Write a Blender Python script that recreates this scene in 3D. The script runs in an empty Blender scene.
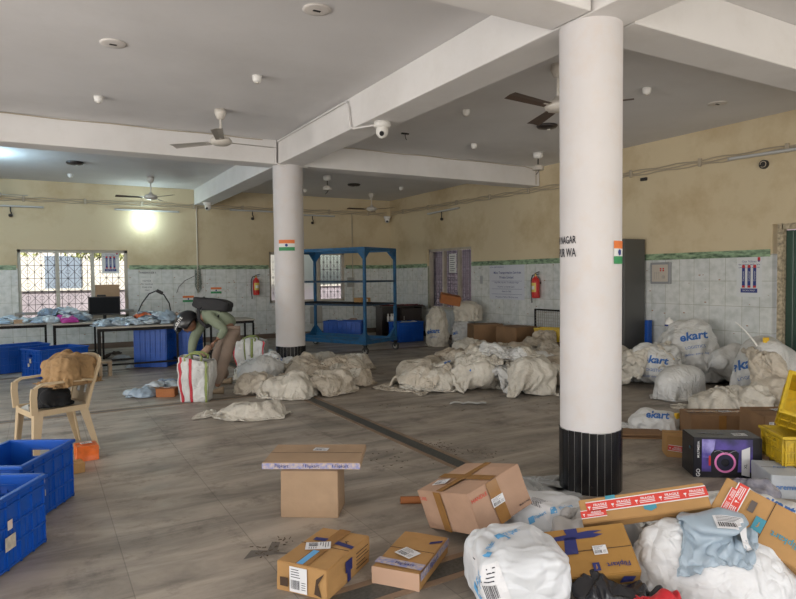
import bpy, bmesh, math, random
import numpy as np
from mathutils import Vector, Matrix, Euler, noise
from mathutils.bvhtree import BVHTree
random.seed(7); np.random.seed(7)
PI = math.pi
scene = bpy.context.scene
COL = scene.collection
# ------------------------------------------------------------------ camera
CAM_H = 1.55
FPX, YAW, PITCH, ROLL = 623.56, math.radians(29.85), math.radians(2.14), math.radians(-0.60)
Fw = Vector((math.sin(YAW)*math.cos(PITCH), math.cos(YAW)*math.cos(PITCH), -math.sin(PITCH)))
Rt0 = Vector((math.cos(YAW), -math.sin(YAW), 0)); Up0 = Rt0.cross(Fw)
Rt = Rt0*math.cos(ROLL) + Up0*math.sin(ROLL); Up = -Rt0*math.sin(ROLL) + Up0*math.cos(ROLL)
cam_data = bpy.data.cameras.new('camera'); cam = bpy.data.objects.new('camera', cam_data); COL.objects.link(cam)
cam_data.sensor_width = 36; cam_data.lens = FPX/796*36; cam_data.clip_start = 0.02
cam.matrix_world = Matrix((( Rt.x, Up.x, -Fw.x, 0), (Rt.y, Up.y, -Fw.y, 0), (Rt.z, Up.z, -Fw.z, CAM_H), (0,0,0,1)))
scene.camera = cam
def ray(px, py): return Fw + Rt*((px-398)/FPX) - Up*((py-299.5)/FPX)
def at(px, py, z=0.0):
    d = ray(px, py); t = (z-CAM_H)/d.z
    return Vector((d.x*t, d.y*t, z))
YB, XR, ZC = 15.42, 8.62, 3.67
def on_back(px, py, y=YB):
    d = ray(px, py); t = y/d.y; return Vector((d.x*t, y, CAM_H+d.z*t))
def on_right(px, py, x=XR):
    d = ray(px, py); t = x/d.x; return Vector((x, d.y*t, CAM_H+d.z*t))
# ------------------------------------------------------------------ world, lights, exposure
scene.view_settings.view_transform = 'Standard'; scene.view_settings.look = 'None'
scene.view_settings.gamma = 1; scene.view_settings.use_curve_mapping = False
scene.view_settings.exposure = -0.08
w = bpy.data.worlds.new('world'); scene.world = w; w.use_nodes = True
nt = w.node_tree; bg = nt.nodes['Background']
sky = nt.nodes.new('ShaderNodeTexSky'); sky.sky_type = 'NISHITA'; sky.sun_disc = False
sky.sun_elevation = math.radians(42); sky.sun_rotation = math.radians(200)
sky.dust_density = 2.0; sky.air_density = 1.0
nt.links.new(sky.outputs[0], bg.inputs[0]); bg.inputs[1].default_value = 0.16
def area(name, loc, rot, sx, sy, power, color):
    l = bpy.data.lights.new(name, 'AREA'); l.shape = 'RECTANGLE'; l.size = sx; l.size_y = sy; l.energy = power; l.color = color
    o = bpy.data.objects.new(name, l); COL.objects.link(o); o.location = loc; o.rotation_euler = rot
    return o
# ------------------------------------------------------------------ materials
MATS = {}
def mat(name, col, rough=0.6, metal=0.0, var=0.0, var_scale=6.0, bump=0.0, bump_scale=40.0, spec=0.5, emit=None, estr=0, alpha=1, trans=0, col2=None, dirt=None, dirt_scale=3.0, dirt_amt=0.4, stretch=None, folds=0):
    if name in MATS: return MATS[name]
    m = bpy.data.materials.new(name); m.use_nodes = True; n = m.node_tree; L = n.links
    b = n.nodes['Principled BSDF']
    b.inputs['Base Color'].default_value = (*col, 1); b.inputs['Roughness'].default_value = rough
    b.inputs['Metallic'].default_value = metal; b.inputs['Specular IOR Level'].default_value = spec
    if trans: b.inputs['Transmission Weight'].default_value = trans
    if alpha < 1: b.inputs['Alpha'].default_value = alpha
    if emit: b.inputs['Emission Color'].default_value = (*emit, 1); b.inputs['Emission Strength'].default_value = estr
    tc = n.nodes.new('ShaderNodeTexCoord'); mp = n.nodes.new('ShaderNodeMapping'); L.new(tc.outputs['Object'], mp.inputs[0])
    if stretch: mp.inputs['Scale'].default_value = stretch
    out = None
    if var or col2:
        nz = n.nodes.new('ShaderNodeTexNoise'); nz.inputs['Scale'].default_value = var_scale; nz.inputs['Detail'].default_value = 6
        L.new(mp.outputs[0], nz.inputs[0])
        r = n.nodes.new('ShaderNodeValToRGB'); L.new(nz.outputs[0], r.inputs[0])
        c2 = col2 or tuple(c*(1-var) for c in col)
        r.color_ramp.elements[0].position = .35; r.color_ramp.elements[1].position = .65
        r.color_ramp.elements[0].color = (*c2, 1); r.color_ramp.elements[1].color = (*[min(1, c*(1+(var*.35))) for c in col], 1)
        out = r.outputs[0]; L.new(out, b.inputs['Base Color'])
    if dirt:
        nz = n.nodes.new('ShaderNodeTexNoise'); nz.inputs['Scale'].default_value = dirt_scale; nz.inputs['Detail'].default_value = 8; nz.inputs['Roughness'].default_value = .7
        L.new(mp.outputs[0], nz.inputs[0])
        r = n.nodes.new('ShaderNodeMapRange'); L.new(nz.outputs[0], r.inputs[0])
        r.inputs[1].default_value = .48; r.inputs[2].default_value = .72; r.inputs[3].default_value = 0; r.inputs[4].default_value = dirt_amt
        mx = n.nodes.new('ShaderNodeMix'); mx.data_type = 'RGBA'; L.new(r.outputs[0], mx.inputs[0])
        mx.inputs[6].default_value = (*col, 1); mx.inputs[7].default_value = (*dirt, 1)
        if out: L.new(out, mx.inputs[6])
        out = mx.outputs[2]; L.new(out, b.inputs['Base Color'])
    if bump:
        nz = n.nodes.new('ShaderNodeTexNoise'); nz.inputs['Scale'].default_value = bump_scale; nz.inputs['Detail'].default_value = 5
        L.new(mp.outputs[0], nz.inputs[0])
        bp = n.nodes.new('ShaderNodeBump'); bp.inputs['Strength'].default_value = bump; bp.inputs['Distance'].default_value = .01
        L.new(nz.outputs[0], bp.inputs['Height']); L.new(bp.outputs[0], b.inputs['Normal'])
    if folds:
        bp = n.nodes.new('ShaderNodeBump'); bp.inputs['Strength'].default_value = folds; bp.inputs['Distance'].default_value = .07
        ad = None
        for sc_, wt, st_ in ((3.2, .55, (1, 1.6, 1)), (7.5, .3, (1.5, 1, 1)), (17, .15, (1, 1, 1.4))):
            m2 = n.nodes.new('ShaderNodeMapping'); m2.inputs['Scale'].default_value = st_; L.new(tc.outputs['Object'], m2.inputs[0])
            nz = n.nodes.new('ShaderNodeTexNoise'); nz.noise_type = 'RIDGED_MULTIFRACTAL'; nz.inputs['Scale'].default_value = sc_; nz.inputs['Detail'].default_value = 1.5; nz.inputs['Distortion'].default_value = .9; nz.normalize = True
            L.new(m2.outputs[0], nz.inputs[0]); ml = n.nodes.new('ShaderNodeMath'); ml.operation = 'MULTIPLY'; ml.inputs[1].default_value = wt; L.new(nz.outputs[0], ml.inputs[0])
            if ad is None: ad = ml
            else: a2 = n.nodes.new('ShaderNodeMath'); a2.operation = 'ADD'; L.new(ad.outputs[0], a2.inputs[0]); L.new(ml.outputs[0], a2.inputs[1]); ad = a2
        L.new(ad.outputs[0], bp.inputs['Height']); L.new(bp.outputs[0], b.inputs['Normal'])
    MATS[name] = m; return m
# ------------------------------------------------------------------ objects, tags
def tag(o, label=None, cat=None, group=None, kind=None):
    if label: o['label'] = label
    if cat: o['category'] = cat
    if group: o['group'] = group
    if kind: o['kind'] = kind
    return o
def thing(name, label, cat, loc=(0,0,0), rotz=0, group=None, rot=None):
    o = bpy.data.objects.new(name, None); COL.objects.link(o); o.empty_display_size = .1
    o.location = loc; o.rotation_euler = rot or (0,0,rotz)
    return tag(o, label, cat, group)
class MB:
    def __init__(s): s.v = []; s.f = []; s.m = []; s.sm = []; s.mats = []
    def mi(s, m):
        if m not in s.mats: s.mats.append(m)
        return s.mats.index(m)
    def add(s, vs, fs, m, M=None, smooth=False):
        k = len(s.v); i = s.mi(m)
        for p in vs:
            p = Vector(p); s.v.append(M @ p if M else p)
        for f in fs: s.f.append([a+k for a in f]); s.m.append(i); s.sm.append(smooth)
        return s
    def box(s, c, d, m, rot=None, M=None):
        x, y, z = d[0]/2, d[1]/2, d[2]/2
        vs = [Vector((sx*x, sy*y, sz*z)) for sz in (-1,1) for sy in (-1,1) for sx in (-1,1)]
        R = Euler(rot).to_matrix() if rot else None
        vs = [(R @ q if R else q)+Vector(c) for q in vs]
        return s.add(vs, [(0,2,3,1),(4,5,7,6),(0,1,5,4),(2,6,7,3),(0,4,6,2),(1,3,7,5)], m, M)
    def bbox(s, c, d, m, bev=.01, rot=None, M=None, seg=2):      # bevelled box
        bm = bmesh.new(); bmesh.ops.create_cube(bm, size=1)
        for q in bm.verts: q.co = Vector((q.co.x*d[0], q.co.y*d[1], q.co.z*d[2]))
        bmesh.ops.bevel(bm, geom=bm.edges[:], offset=bev, segments=seg, affect='EDGES', profile=.5)
        R = Euler(rot).to_matrix() if rot else Matrix.Identity(3)
        vs = [R @ q.co + Vector(c) for q in bm.verts]; bm.verts.index_update()
        fs = [[q.index for q in f.verts] for f in bm.faces]; bm.free()
        return s.add(vs, fs, m, M, smooth=False)
    def cyl(s, a, b, r, m, n=16, r2=None, cap=True, smooth=True):
        a = Vector(a); b = Vector(b); r2 = r if r2 is None else r2
        z = (b-a).normalized(); x = z.orthogonal().normalized(); y = z.cross(x)
        vs = [a+(x*math.cos(2*PI*i/n)+y*math.sin(2*PI*i/n))*r for i in range(n)]+[b+(x*math.cos(2*PI*i/n)+y*math.sin(2*PI*i/n))*r2 for i in range(n)]
        s.add(vs, [(i,(i+1)%n,n+(i+1)%n,n+i) for i in range(n)], m, smooth=smooth)
        if cap:
            s.add(vs[:n], [list(range(n))[::-1]], m); s.add(vs[n:], [list(range(n))], m)
        return s
    def lathe(s, prof, m, n=24, c=(0,0,0), M=None):
        vs = []; c = Vector(c)
        for r, z in prof:
            for i in range(n): vs.append(c+Vector((r*math.cos(2*PI*i/n), r*math.sin(2*PI*i/n), z)))
        fs = []
        for j in range(len(prof)-1):
            for i in range(n): fs.append((j*n+i, j*n+(i+1)%n, (j+1)*n+(i+1)%n, (j+1)*n+i))
        return s.add(vs, fs, m, M, smooth=True)
    def tube(s, pts, r, m, n=8, closed=False):
        pts = [Vector(p) for p in pts]; N = len(pts); rs = r if isinstance(r, (list,tuple)) else [r]*N
        vs = []; x = None
        for i, p in enumerate(pts):
            t = (pts[min(i+1,N-1)]-pts[max(i-1,0)]).normalized()
            if x is None: x = t.orthogonal().normalized()
            x = (x-t*x.dot(t)).normalized(); y = t.cross(x)
            for k in range(n): vs.append(p+(x*math.cos(2*PI*k/n)+y*math.sin(2*PI*k/n))*rs[i])
        fs = [(j*n+k, j*n+(k+1)%n, (j+1)*n+(k+1)%n, (j+1)*n+k) for j in range(N-1) for k in range(n)]
        s.add(vs, fs, m, smooth=True); s.add(vs[:n], [list(range(n))[::-1]], m); s.add(vs[-n:], [list(range(n))], m)
        return s
    def bar(s, a, b, w, h, m, up=(0,0,1)):                        # rectangular bar a->b, w across, h along up
        a = Vector(a); b = Vector(b); t = (b-a).normalized(); x = t.cross(Vector(up)).normalized(); y = x.cross(t)
        vs = [p+x*w/2*i+y*h/2*j for p in (a,b) for i, j in ((-1,-1),(1,-1),(1,1),(-1,1))]
        return s.add(vs, [(0,1,2,3),(7,6,5,4),(0,4,5,1),(1,5,6,2),(2,6,7,3),(3,7,4,0)], m)
    def build(s, name, parent=None, M=None, loc=None):
        me = bpy.data.meshes.new(name); me.from_pydata([tuple(q) for q in s.v], [], s.f)
        for m in s.mats: me.materials.append(m)
        me.polygons.foreach_set('material_index', s.m); me.polygons.foreach_set('use_smooth', s.sm)
        bm = bmesh.new(); bm.from_mesh(me); bmesh.ops.recalc_face_normals(bm, faces=bm.faces[:]); bm.to_mesh(me); bm.free()
        o = bpy.data.objects.new(name, me); COL.objects.link(o)
        if parent: o.parent = parent
        if M: o.matrix_local = M
        if loc: o.location = loc
        return o
def copy_tree(o, parent=None):
    c = o.copy(); COL.objects.link(c)
    if parent: c.parent = parent
    for ch in list(o.children): copy_tree(ch, c)
    return c
def subd(o, n=1):
    m = o.modifiers.new('subd', 'SUBSURF'); m.levels = n; m.render_levels = n; return o
# flat lettering: glyph polygons of the built-in font as (verts, tris), centred, height 1 em cap
_TC = {}
def glyphs(txt, shear=0.0, bold=0.0):
    key = (txt, shear, bold)
    if key in _TC: return _TC[key]
    cu = bpy.data.curves.new('t', 'FONT'); cu.body = txt; cu.size = 1; cu.shear = shear; cu.offset = bold; cu.resolution_u = 2
    cu.align_x = 'CENTER'; cu.align_y = 'CENTER'; cu.fill_mode = 'FRONT'
    o = bpy.data.objects.new('t', cu); COL.objects.link(o)
    dg = bpy.context.evaluated_depsgraph_get(); me = bpy.data.meshes.new_from_object(o.evaluated_get(dg))
    bm = bmesh.new(); bm.from_mesh(me); bmesh.ops.triangulate(bm, faces=bm.faces[:])
    vs = [q.co.copy() for q in bm.verts]; bm.verts.index_update(); fs = [[q.index for q in f.verts] for f in bm.faces]
    bm.free(); bpy.data.objects.remove(o); bpy.data.curves.remove(cu); bpy.data.meshes.remove(me)
    _TC[key] = (vs, fs); return vs, fs
def text_mb(mb, txt, size, m, M, shear=0.0, bold=0.0):
    vs, fs = glyphs(txt, shear, bold); mb.add([q*size for q in vs], fs, m, M); return mb
def frame(o, x, y):
    """matrix with origin o, x axis x, y axis y (normal = x cross y)"""
    x = Vector(x).normalized(); y = Vector(y); y = (y-x*x.dot(y)).normalized(); z = x.cross(y)
    return Matrix(((x.x,y.x,z.x,o[0]),(x.y,y.y,z.y,o[1]),(x.z,y.z,z.z,o[2]),(0,0,0,1)))
def quad(mb, x0, y0, x1, y1, m, M, t=0.0): return mb.add([(x0,y0,t),(x1,y0,t),(x1,y1,t),(x0,y1,t)], [(0,1,2,3)], m, M)
def drape(name, target, M, shapes, parent, eps=.003, maxlen=.03):
    """project flat shapes [(verts, faces, mat)] in frame M along -z of M on to the mesh object 'target'; result is parented to 'parent'"""
    dg = bpy.context.evaluated_depsgraph_get(); dg.update()
    Mt = target.matrix_world.copy()
    me = target.evaluated_get(dg).to_mesh()
    bvh = BVHTree.FromPolygons([Mt @ q.co for q in me.vertices], [list(p.vertices) for p in me.polygons])
    out = MB(); nrm = (M.to_3x3() @ Vector((0,0,1))).normalized()
    for vs, fs, m in shapes:
        bm = bmesh.new(); bv = [bm.verts.new(q) for q in vs]
        for f in fs:
            try: bm.faces.new([bv[i] for i in f])
            except ValueError: pass
        for _ in range(3):
            es = [e for e in bm.edges if e.calc_length() > maxlen]
            if not es: break
            bmesh.ops.subdivide_edges(bm, edges=es, cuts=1); bmesh.ops.triangulate(bm, faces=bm.faces[:])
        bm.verts.index_update(); pts = []; ok = []
        for q in bm.verts:
            p = M @ q.co; h = bvh.ray_cast(p+nrm*.5, -nrm, 1.2)
            if h[0] is None: pts.append(p); ok.append(False)
            else: pts.append(h[0]+nrm*eps); ok.append(True)
        ff = [[q.index for q in f.verts] for f in bm.faces if all(ok[q.index] for q in f.verts)]
        bm.free(); out.add(pts, ff, m)
    o = out.build(name)
    o.parent = parent; o.matrix_parent_inverse = wmat(parent).inverted()
    return o
def wmat(o):
    M = o.matrix_basis.copy() if False else Matrix.LocRotScale(o.location, o.rotation_euler, o.scale)
    if o.parent: return wmat(o.parent) @ o.matrix_parent_inverse @ M
    return M
# ------------------------------------------------------------------ cloth: a small sack solver
class Pile:
    """height field that things come to rest on"""
    def __init__(s, x0, y0, x1, y1, res=.03):
        s.x0, s.y0, s.res = x0, y0, res; s.nx = int((x1-x0)/res)+2; s.ny = int((y1-y0)/res)+2
        s.H = np.zeros((s.nx, s.ny))
    def ell(s, cx, cy, rx, ry, h, rot=0):
        X = s.x0+np.arange(s.nx)[:,None]*s.res-cx; Y = s.y0+np.arange(s.ny)[None,:]*s.res-cy
        c, sn = math.cos(rot), math.sin(rot); U = (X*c+Y*sn)/rx; V = (-X*sn+Y*c)/ry
        s.H = np.maximum(s.H, h*np.sqrt(np.clip(1-U*U-V*V, 0, 1)))
    def block(s, cx, cy, dx, dy, h, rot=0):
        X = s.x0+np.arange(s.nx)[:,None]*s.res-cx; Y = s.y0+np.arange(s.ny)[None,:]*s.res-cy
        c, sn = math.cos(rot), math.sin(rot); U = np.abs(X*c+Y*sn); V = np.abs(-X*sn+Y*c)
        s.H = np.where((U < dx/2) & (V < dy/2), np.maximum(s.H, h), s.H)
    def idx(s, P):
        fx = np.clip((P[...,0]-s.x0)/s.res, 0, s.nx-1.001); fy = np.clip((P[...,1]-s.y0)/s.res, 0, s.ny-1.001)
        return fx, fy
    def height(s, P):
        fx, fy = s.idx(P); i = fx.astype(int); j = fy.astype(int); a = fx-i; b = fy-j; H = s.H
        h00 = H[i,j]; h10 = H[i+1,j]; h01 = H[i,j+1]; h11 = H[i+1,j+1]
        h = h00*(1-a)*(1-b)+h10*a*(1-b)+h01*(1-a)*b+h11*a*b
        gx = ((h10-h00)*(1-b)+(h11-h01)*b)/s.res; gy = ((h01-h00)*(1-a)+(h11-h10)*a)/s.res
        return h, gx, gy
    def stamp(s, P, blur=1):
        fx, fy = s.idx(P); i = np.rint(fx).astype(int).ravel(); j = np.rint(fy).astype(int).ravel()
        T = np.zeros_like(s.H); np.maximum.at(T, (i, j), P[...,2].ravel())
        for _ in range(blur):                                     # close the gaps between stamped vertices
            Q = np.pad(T, 1); Q = np.max([Q[1+a:Q.shape[0]-1+a, 1+b:Q.shape[1]-1+b] for a in (-1,0,1) for b in (-1,0,1)], axis=0)
            T = np.where(T > 0, T, Q)
        s.H = np.maximum(s.H, T)
def smooth_noise(shape, cells, seed, amp=1.0, wrap=True):
    r = np.random.RandomState(seed); nu, nv = shape; cu, cv = cells
    G = r.randn(cu+(0 if wrap else 1), cv+1)
    u = np.arange(nu)/nu*cu; v = np.arange(nv)/(nv-1)*(cv-1e-6)
    i = u.astype(int); j = v.astype(int); a = u-i; b = v-j; a = a*a*(3-2*a); b = b*b*(3-2*b)
    i2 = (i+1) % G.shape[0] if wrap else i+1
    A = a[:,None]; B = b[None,:]
    return amp*((G[np.ix_(i,j)]*(1-B)+G[np.ix_(i,j+1)]*B)*(1-A)+(G[np.ix_(i2,j)]*(1-B)+G[np.ix_(i2,j+1)]*B)*A)
def relax(P, Lu, Lv, pile=None, steps=150, g=9.8, press=0.0, its=3, neck=None, seam=(True, True), dt=.012, fric=.7, Lvar=None, bend=.25, damp=.97, thick=.006, zmin=0.0, pins=None, walls=(), inner=()):
    """P (nu,nv,3) closed in u. Lu: rest length around (nv,), Lv: rest along."""
    nu, nv, _ = P.shape; V = np.zeros_like(P); Lu = np.broadcast_to(Lu, (nv,)).astype(float)
    Ld = np.sqrt(((Lu[1:]+Lu[:-1])/2)**2+Lv**2)
    e = np.arange(0, nu, 2); e1 = (e+1) % nu; o_ = np.arange(1, nu, 2); o1 = (o_+1) % nu
    def con(A, B, L, k=1.0, only_stretch=False):
        d = B-A; l = np.sqrt((d*d).sum(-1, keepdims=True))+1e-9
        c = (l-L)/l
        if only_stretch: c = np.maximum(c, 0)
        c = c*.5*k*d; return A+c, B-c
    allu = np.arange(nu); up1 = (allu+1) % nu; mir = (-allu) % nu
    for st in range(steps):
        V[...,2] -= g*dt
        if press:
            du = P[up1]-P[(allu-1) % nu]; dv = np.empty_like(P); dv[:,1:-1] = P[:,2:]-P[:,:-2]; dv[:,0] = P[:,1]-P[:,0]; dv[:,-1] = P[:,-1]-P[:,-2]
            N = np.cross(du, dv); N /= np.sqrt((N*N).sum(-1, keepdims=True))+1e-9
            V += N*press*dt
        V *= damp; Q = P+V*dt
        for it in range(its):
            for a, b in ((e, e1), (o_, o1)):
                Q[a], Q[b] = con(Q[a], Q[b], Lu[None,:,None])
            for s0 in (0, 1):
                a = slice(s0, nv-1, 2); n = len(range(s0, nv-1, 2)); b = slice(s0+1, s0+1+2*n, 2)
                Q[:,a], Q[:,b] = con(Q[:,a], Q[:,b], Lv)
                for a_, b_ in ((e, e1), (o_, o1)):
                    A = Q[a_][:,a]; B = Q[b_][:,b]; A, B = con(A, B, Ld[a][None,:,None], .5); T = Q[a_]; T[:,a] = A; Q[a_] = T; T = Q[b_]; T[:,b] = B; Q[b_] = T
                    A = Q[b_][:,a]; B = Q[a_][:,b]; A, B = con(A, B, Ld[a][None,:,None], .5); T = Q[b_]; T[:,a] = A; Q[b_] = T; T = Q[a_]; T[:,b] = B; Q[a_] = T
            if bend:
                c = (np.roll(Q, 1, 0)+np.roll(Q, -1, 0))/2-Q; Q += c*bend*.12
                c = (Q[:,2:]+Q[:,:-2])/2-Q[:,1:-1]; Q[:,1:-1] += c*bend*.12
            if seam[0]:
                m = (Q[:,0]+Q[mir,0])/2; Q[:,0] = m
            if seam[1]:
                m = (Q[:,-1]+Q[mir,-1])/2; Q[:,-1] = m
            if neck:
                k, rr = neck; c = Q[:,k].mean(0); d = Q[:,k]-c; l = np.sqrt((d*d).sum(-1, keepdims=True))+1e-9; Q[:,k] = c+d*np.minimum(1, rr/l)
            if pins: pins(Q, P if it == its-1 else None)
            for c_, r_ in inner:
                D = (Q-c_)/r_; l2 = (D*D).sum(-1); k_ = l2 < 1
                if k_.any(): Q[k_] = c_+(Q[k_]-c_)/np.sqrt(l2[k_])[:,None].clip(.3)
            for nx_, ny_, off in walls:                            # keep n.p <= off
                d = Q[...,0]*nx_+Q[...,1]*ny_-off; d = np.maximum(d, 0); Q[...,0] -= d*nx_; Q[...,1] -= d*ny_
            if pile is not None:
                h, gx, gy = pile.height(Q); h = h+thick
            else: h = np.full(Q.shape[:2], zmin+thick); gx = gy = 0*h
            pen = h-Q[...,2]; hit = pen > 0
            gn = 1+gx*gx+gy*gy; pc = np.minimum(np.where(hit, pen, 0), .08)
            Q[...,2] += pc/gn; Q[...,0] -= pc*gx/gn; Q[...,1] -= pc*gy/gn
            if fric and it == its-1:
                Q[hit,0] += (P[hit,0]-Q[hit,0])*fric; Q[hit,1] += (P[hit,1]-Q[hit,1])*fric
        V = np.clip((Q-P)/dt, -3, 3); P = Q
    return P
def grid_mesh(P, name, m, parent=None, cap=True, sub=1, smooth=True):
    nu, nv, _ = P.shape; vs = P.reshape(-1, 3); o0 = Vector(P.reshape(-1,3).mean(0)); o0.z = float(P[...,2].min())
    vs = vs-np.array(o0)
    fs = [(i*nv+j, ((i+1)%nu)*nv+j, ((i+1)%nu)*nv+j+1, i*nv+j+1) for i in range(nu) for j in range(nv-1)]
    me = bpy.data.meshes.new(name); me.from_pydata(vs.tolist(), [], fs); me.materials.append(m)
    bm = bmesh.new(); bm.from_mesh(me); bmesh.ops.remove_doubles(bm, verts=bm.verts[:], dist=.0008)
    bmesh.ops.recalc_face_normals(bm, faces=bm.faces[:]); bm.to_mesh(me); bm.free()
    me.polygons.foreach_set('use_smooth', [smooth]*len(me.polygons))
    o = bpy.data.objects.new(name, me); COL.objects.link(o)
    if parent: o.parent = parent; o.location = o0 - parent.location
    else: o.location = o0
    if sub: subd(o, sub)
    return o
def rotz_np(P, a):
    c, s = math.cos(a), math.sin(a); Q = P.copy(); Q[...,0] = P[...,0]*c-P[...,1]*s; Q[...,1] = P[...,0]*s+P[...,1]*c; return Q
def crease(P, seed, amp=1.0, lams=(.42, .28, .2, .15, .115, .09)):
    """sharp fold lines pressed into a relaxed sack: masked triangle waves along random directions, moved along the normal"""
    r = np.random.RandomState(seed+900); nu = P.shape[0]; al = np.arange(nu)
    du = P[(al+1) % nu]-P[(al-1) % nu]; dv = np.empty_like(P); dv[:,1:-1] = P[:,2:]-P[:,:-2]; dv[:,0] = P[:,1]-P[:,0]; dv[:,-1] = P[:,-1]-P[:,-2]
    N = np.cross(du, dv); N /= np.sqrt((N*N).sum(-1, keepdims=True))+1e-9
    C = P.reshape(-1, 3).mean(0); 
    if ((P-C)*N).sum() < 0: N = -N
    f = np.zeros(P.shape[:2]); Q = P-C
    for lam in lams:
        for rep in range(2):
            d = r.randn(3); d /= np.linalg.norm(d); e = r.randn(3); m = r.randn(3); m /= np.linalg.norm(m); ph = r.uniform(0, 9, 4)
            wv = Q@d/lam+.45*np.sin(Q@e/lam*1.3+ph[0])+.3*np.sin(Q@m/lam*2.3+ph[1])
            t = np.abs((wv+ph[2]) % 1-.5)*2
            mk = np.clip(np.sin(Q@m/lam*1.7+ph[3])*1.2+.25, 0, 1)
            f += mk*(t-.5)*lam*(.10 if lam > .25 else .22 if lam > .14 else .30)
    w = np.ones(P.shape[1]); w[0] = w[-1] = 0; w[1] = w[-2] = .5
    D = f*amp*w[None,:]
    S = P+N*D[...,None]; low = P[...,2] < P[...,2].min()+.02; S[...,2] = np.where(low, P[...,2], S[...,2])
    return S
def empty_sack(cx, cy, z, W, L, rot, seed, sx=.7, sy=.7, amp=.12, pile=None, nu=64, nv=44, steps=140, press=1.5, lay=.02, curl=0.0, cells=(6,4), cr=.5):
    """a limp woven sack dropped in a heap: flat tube compressed in plan so the fabric buckles"""
    u = np.arange(nu)/nu; v = np.linspace(0, 1, nv); U, V_ = np.meshgrid(u, v, indexing='ij')
    X = np.where(U < .5, U*2, 2-2*U)*W-W/2; top = np.where(U < .5, -1, 1)
    Z = top*lay*np.sin(PI*np.where(U<.5,U*2,2-2*U))*np.sin(PI*V_)
    Y = V_*L-L/2
    s2 = (nu, nv)
    n1 = smooth_noise(s2, cells, seed, amp*.8); n2 = smooth_noise(s2, cells, seed+1, amp*.8); n3 = smooth_noise(s2, (cells[0]*2, cells[1]*2), seed+2, amp*.7)
    # mirror layers share most of the displacement
    mir = (-np.arange(nu)) % nu
    n1 = .75*n1[np.minimum(np.arange(nu), mir)]+.25*n1; n2 = .75*n2[np.minimum(np.arange(nu), mir)]+.25*n2; n3 = .75*n3[np.minimum(np.arange(nu), mir)]+.25*n3
    Px = X*sx+n1+curl*V_**2; Py = Y*sy+n2; Pz = Z+np.abs(n3)*1.2+z
    P = rotz_np(np.stack([Px, Py, Pz], -1), rot); P[...,0] += cx; P[...,1] += cy
    if pile is not None: P[...,2] += pile.height(P)[0]*1.0
    P = relax(P, 2*W/nu, L/(nv-1), pile, steps=steps, press=press)
    if cr: P = crease(P, seed, cr)
    if pile is not None: pile.stamp(P, 2)
    return P
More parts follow.
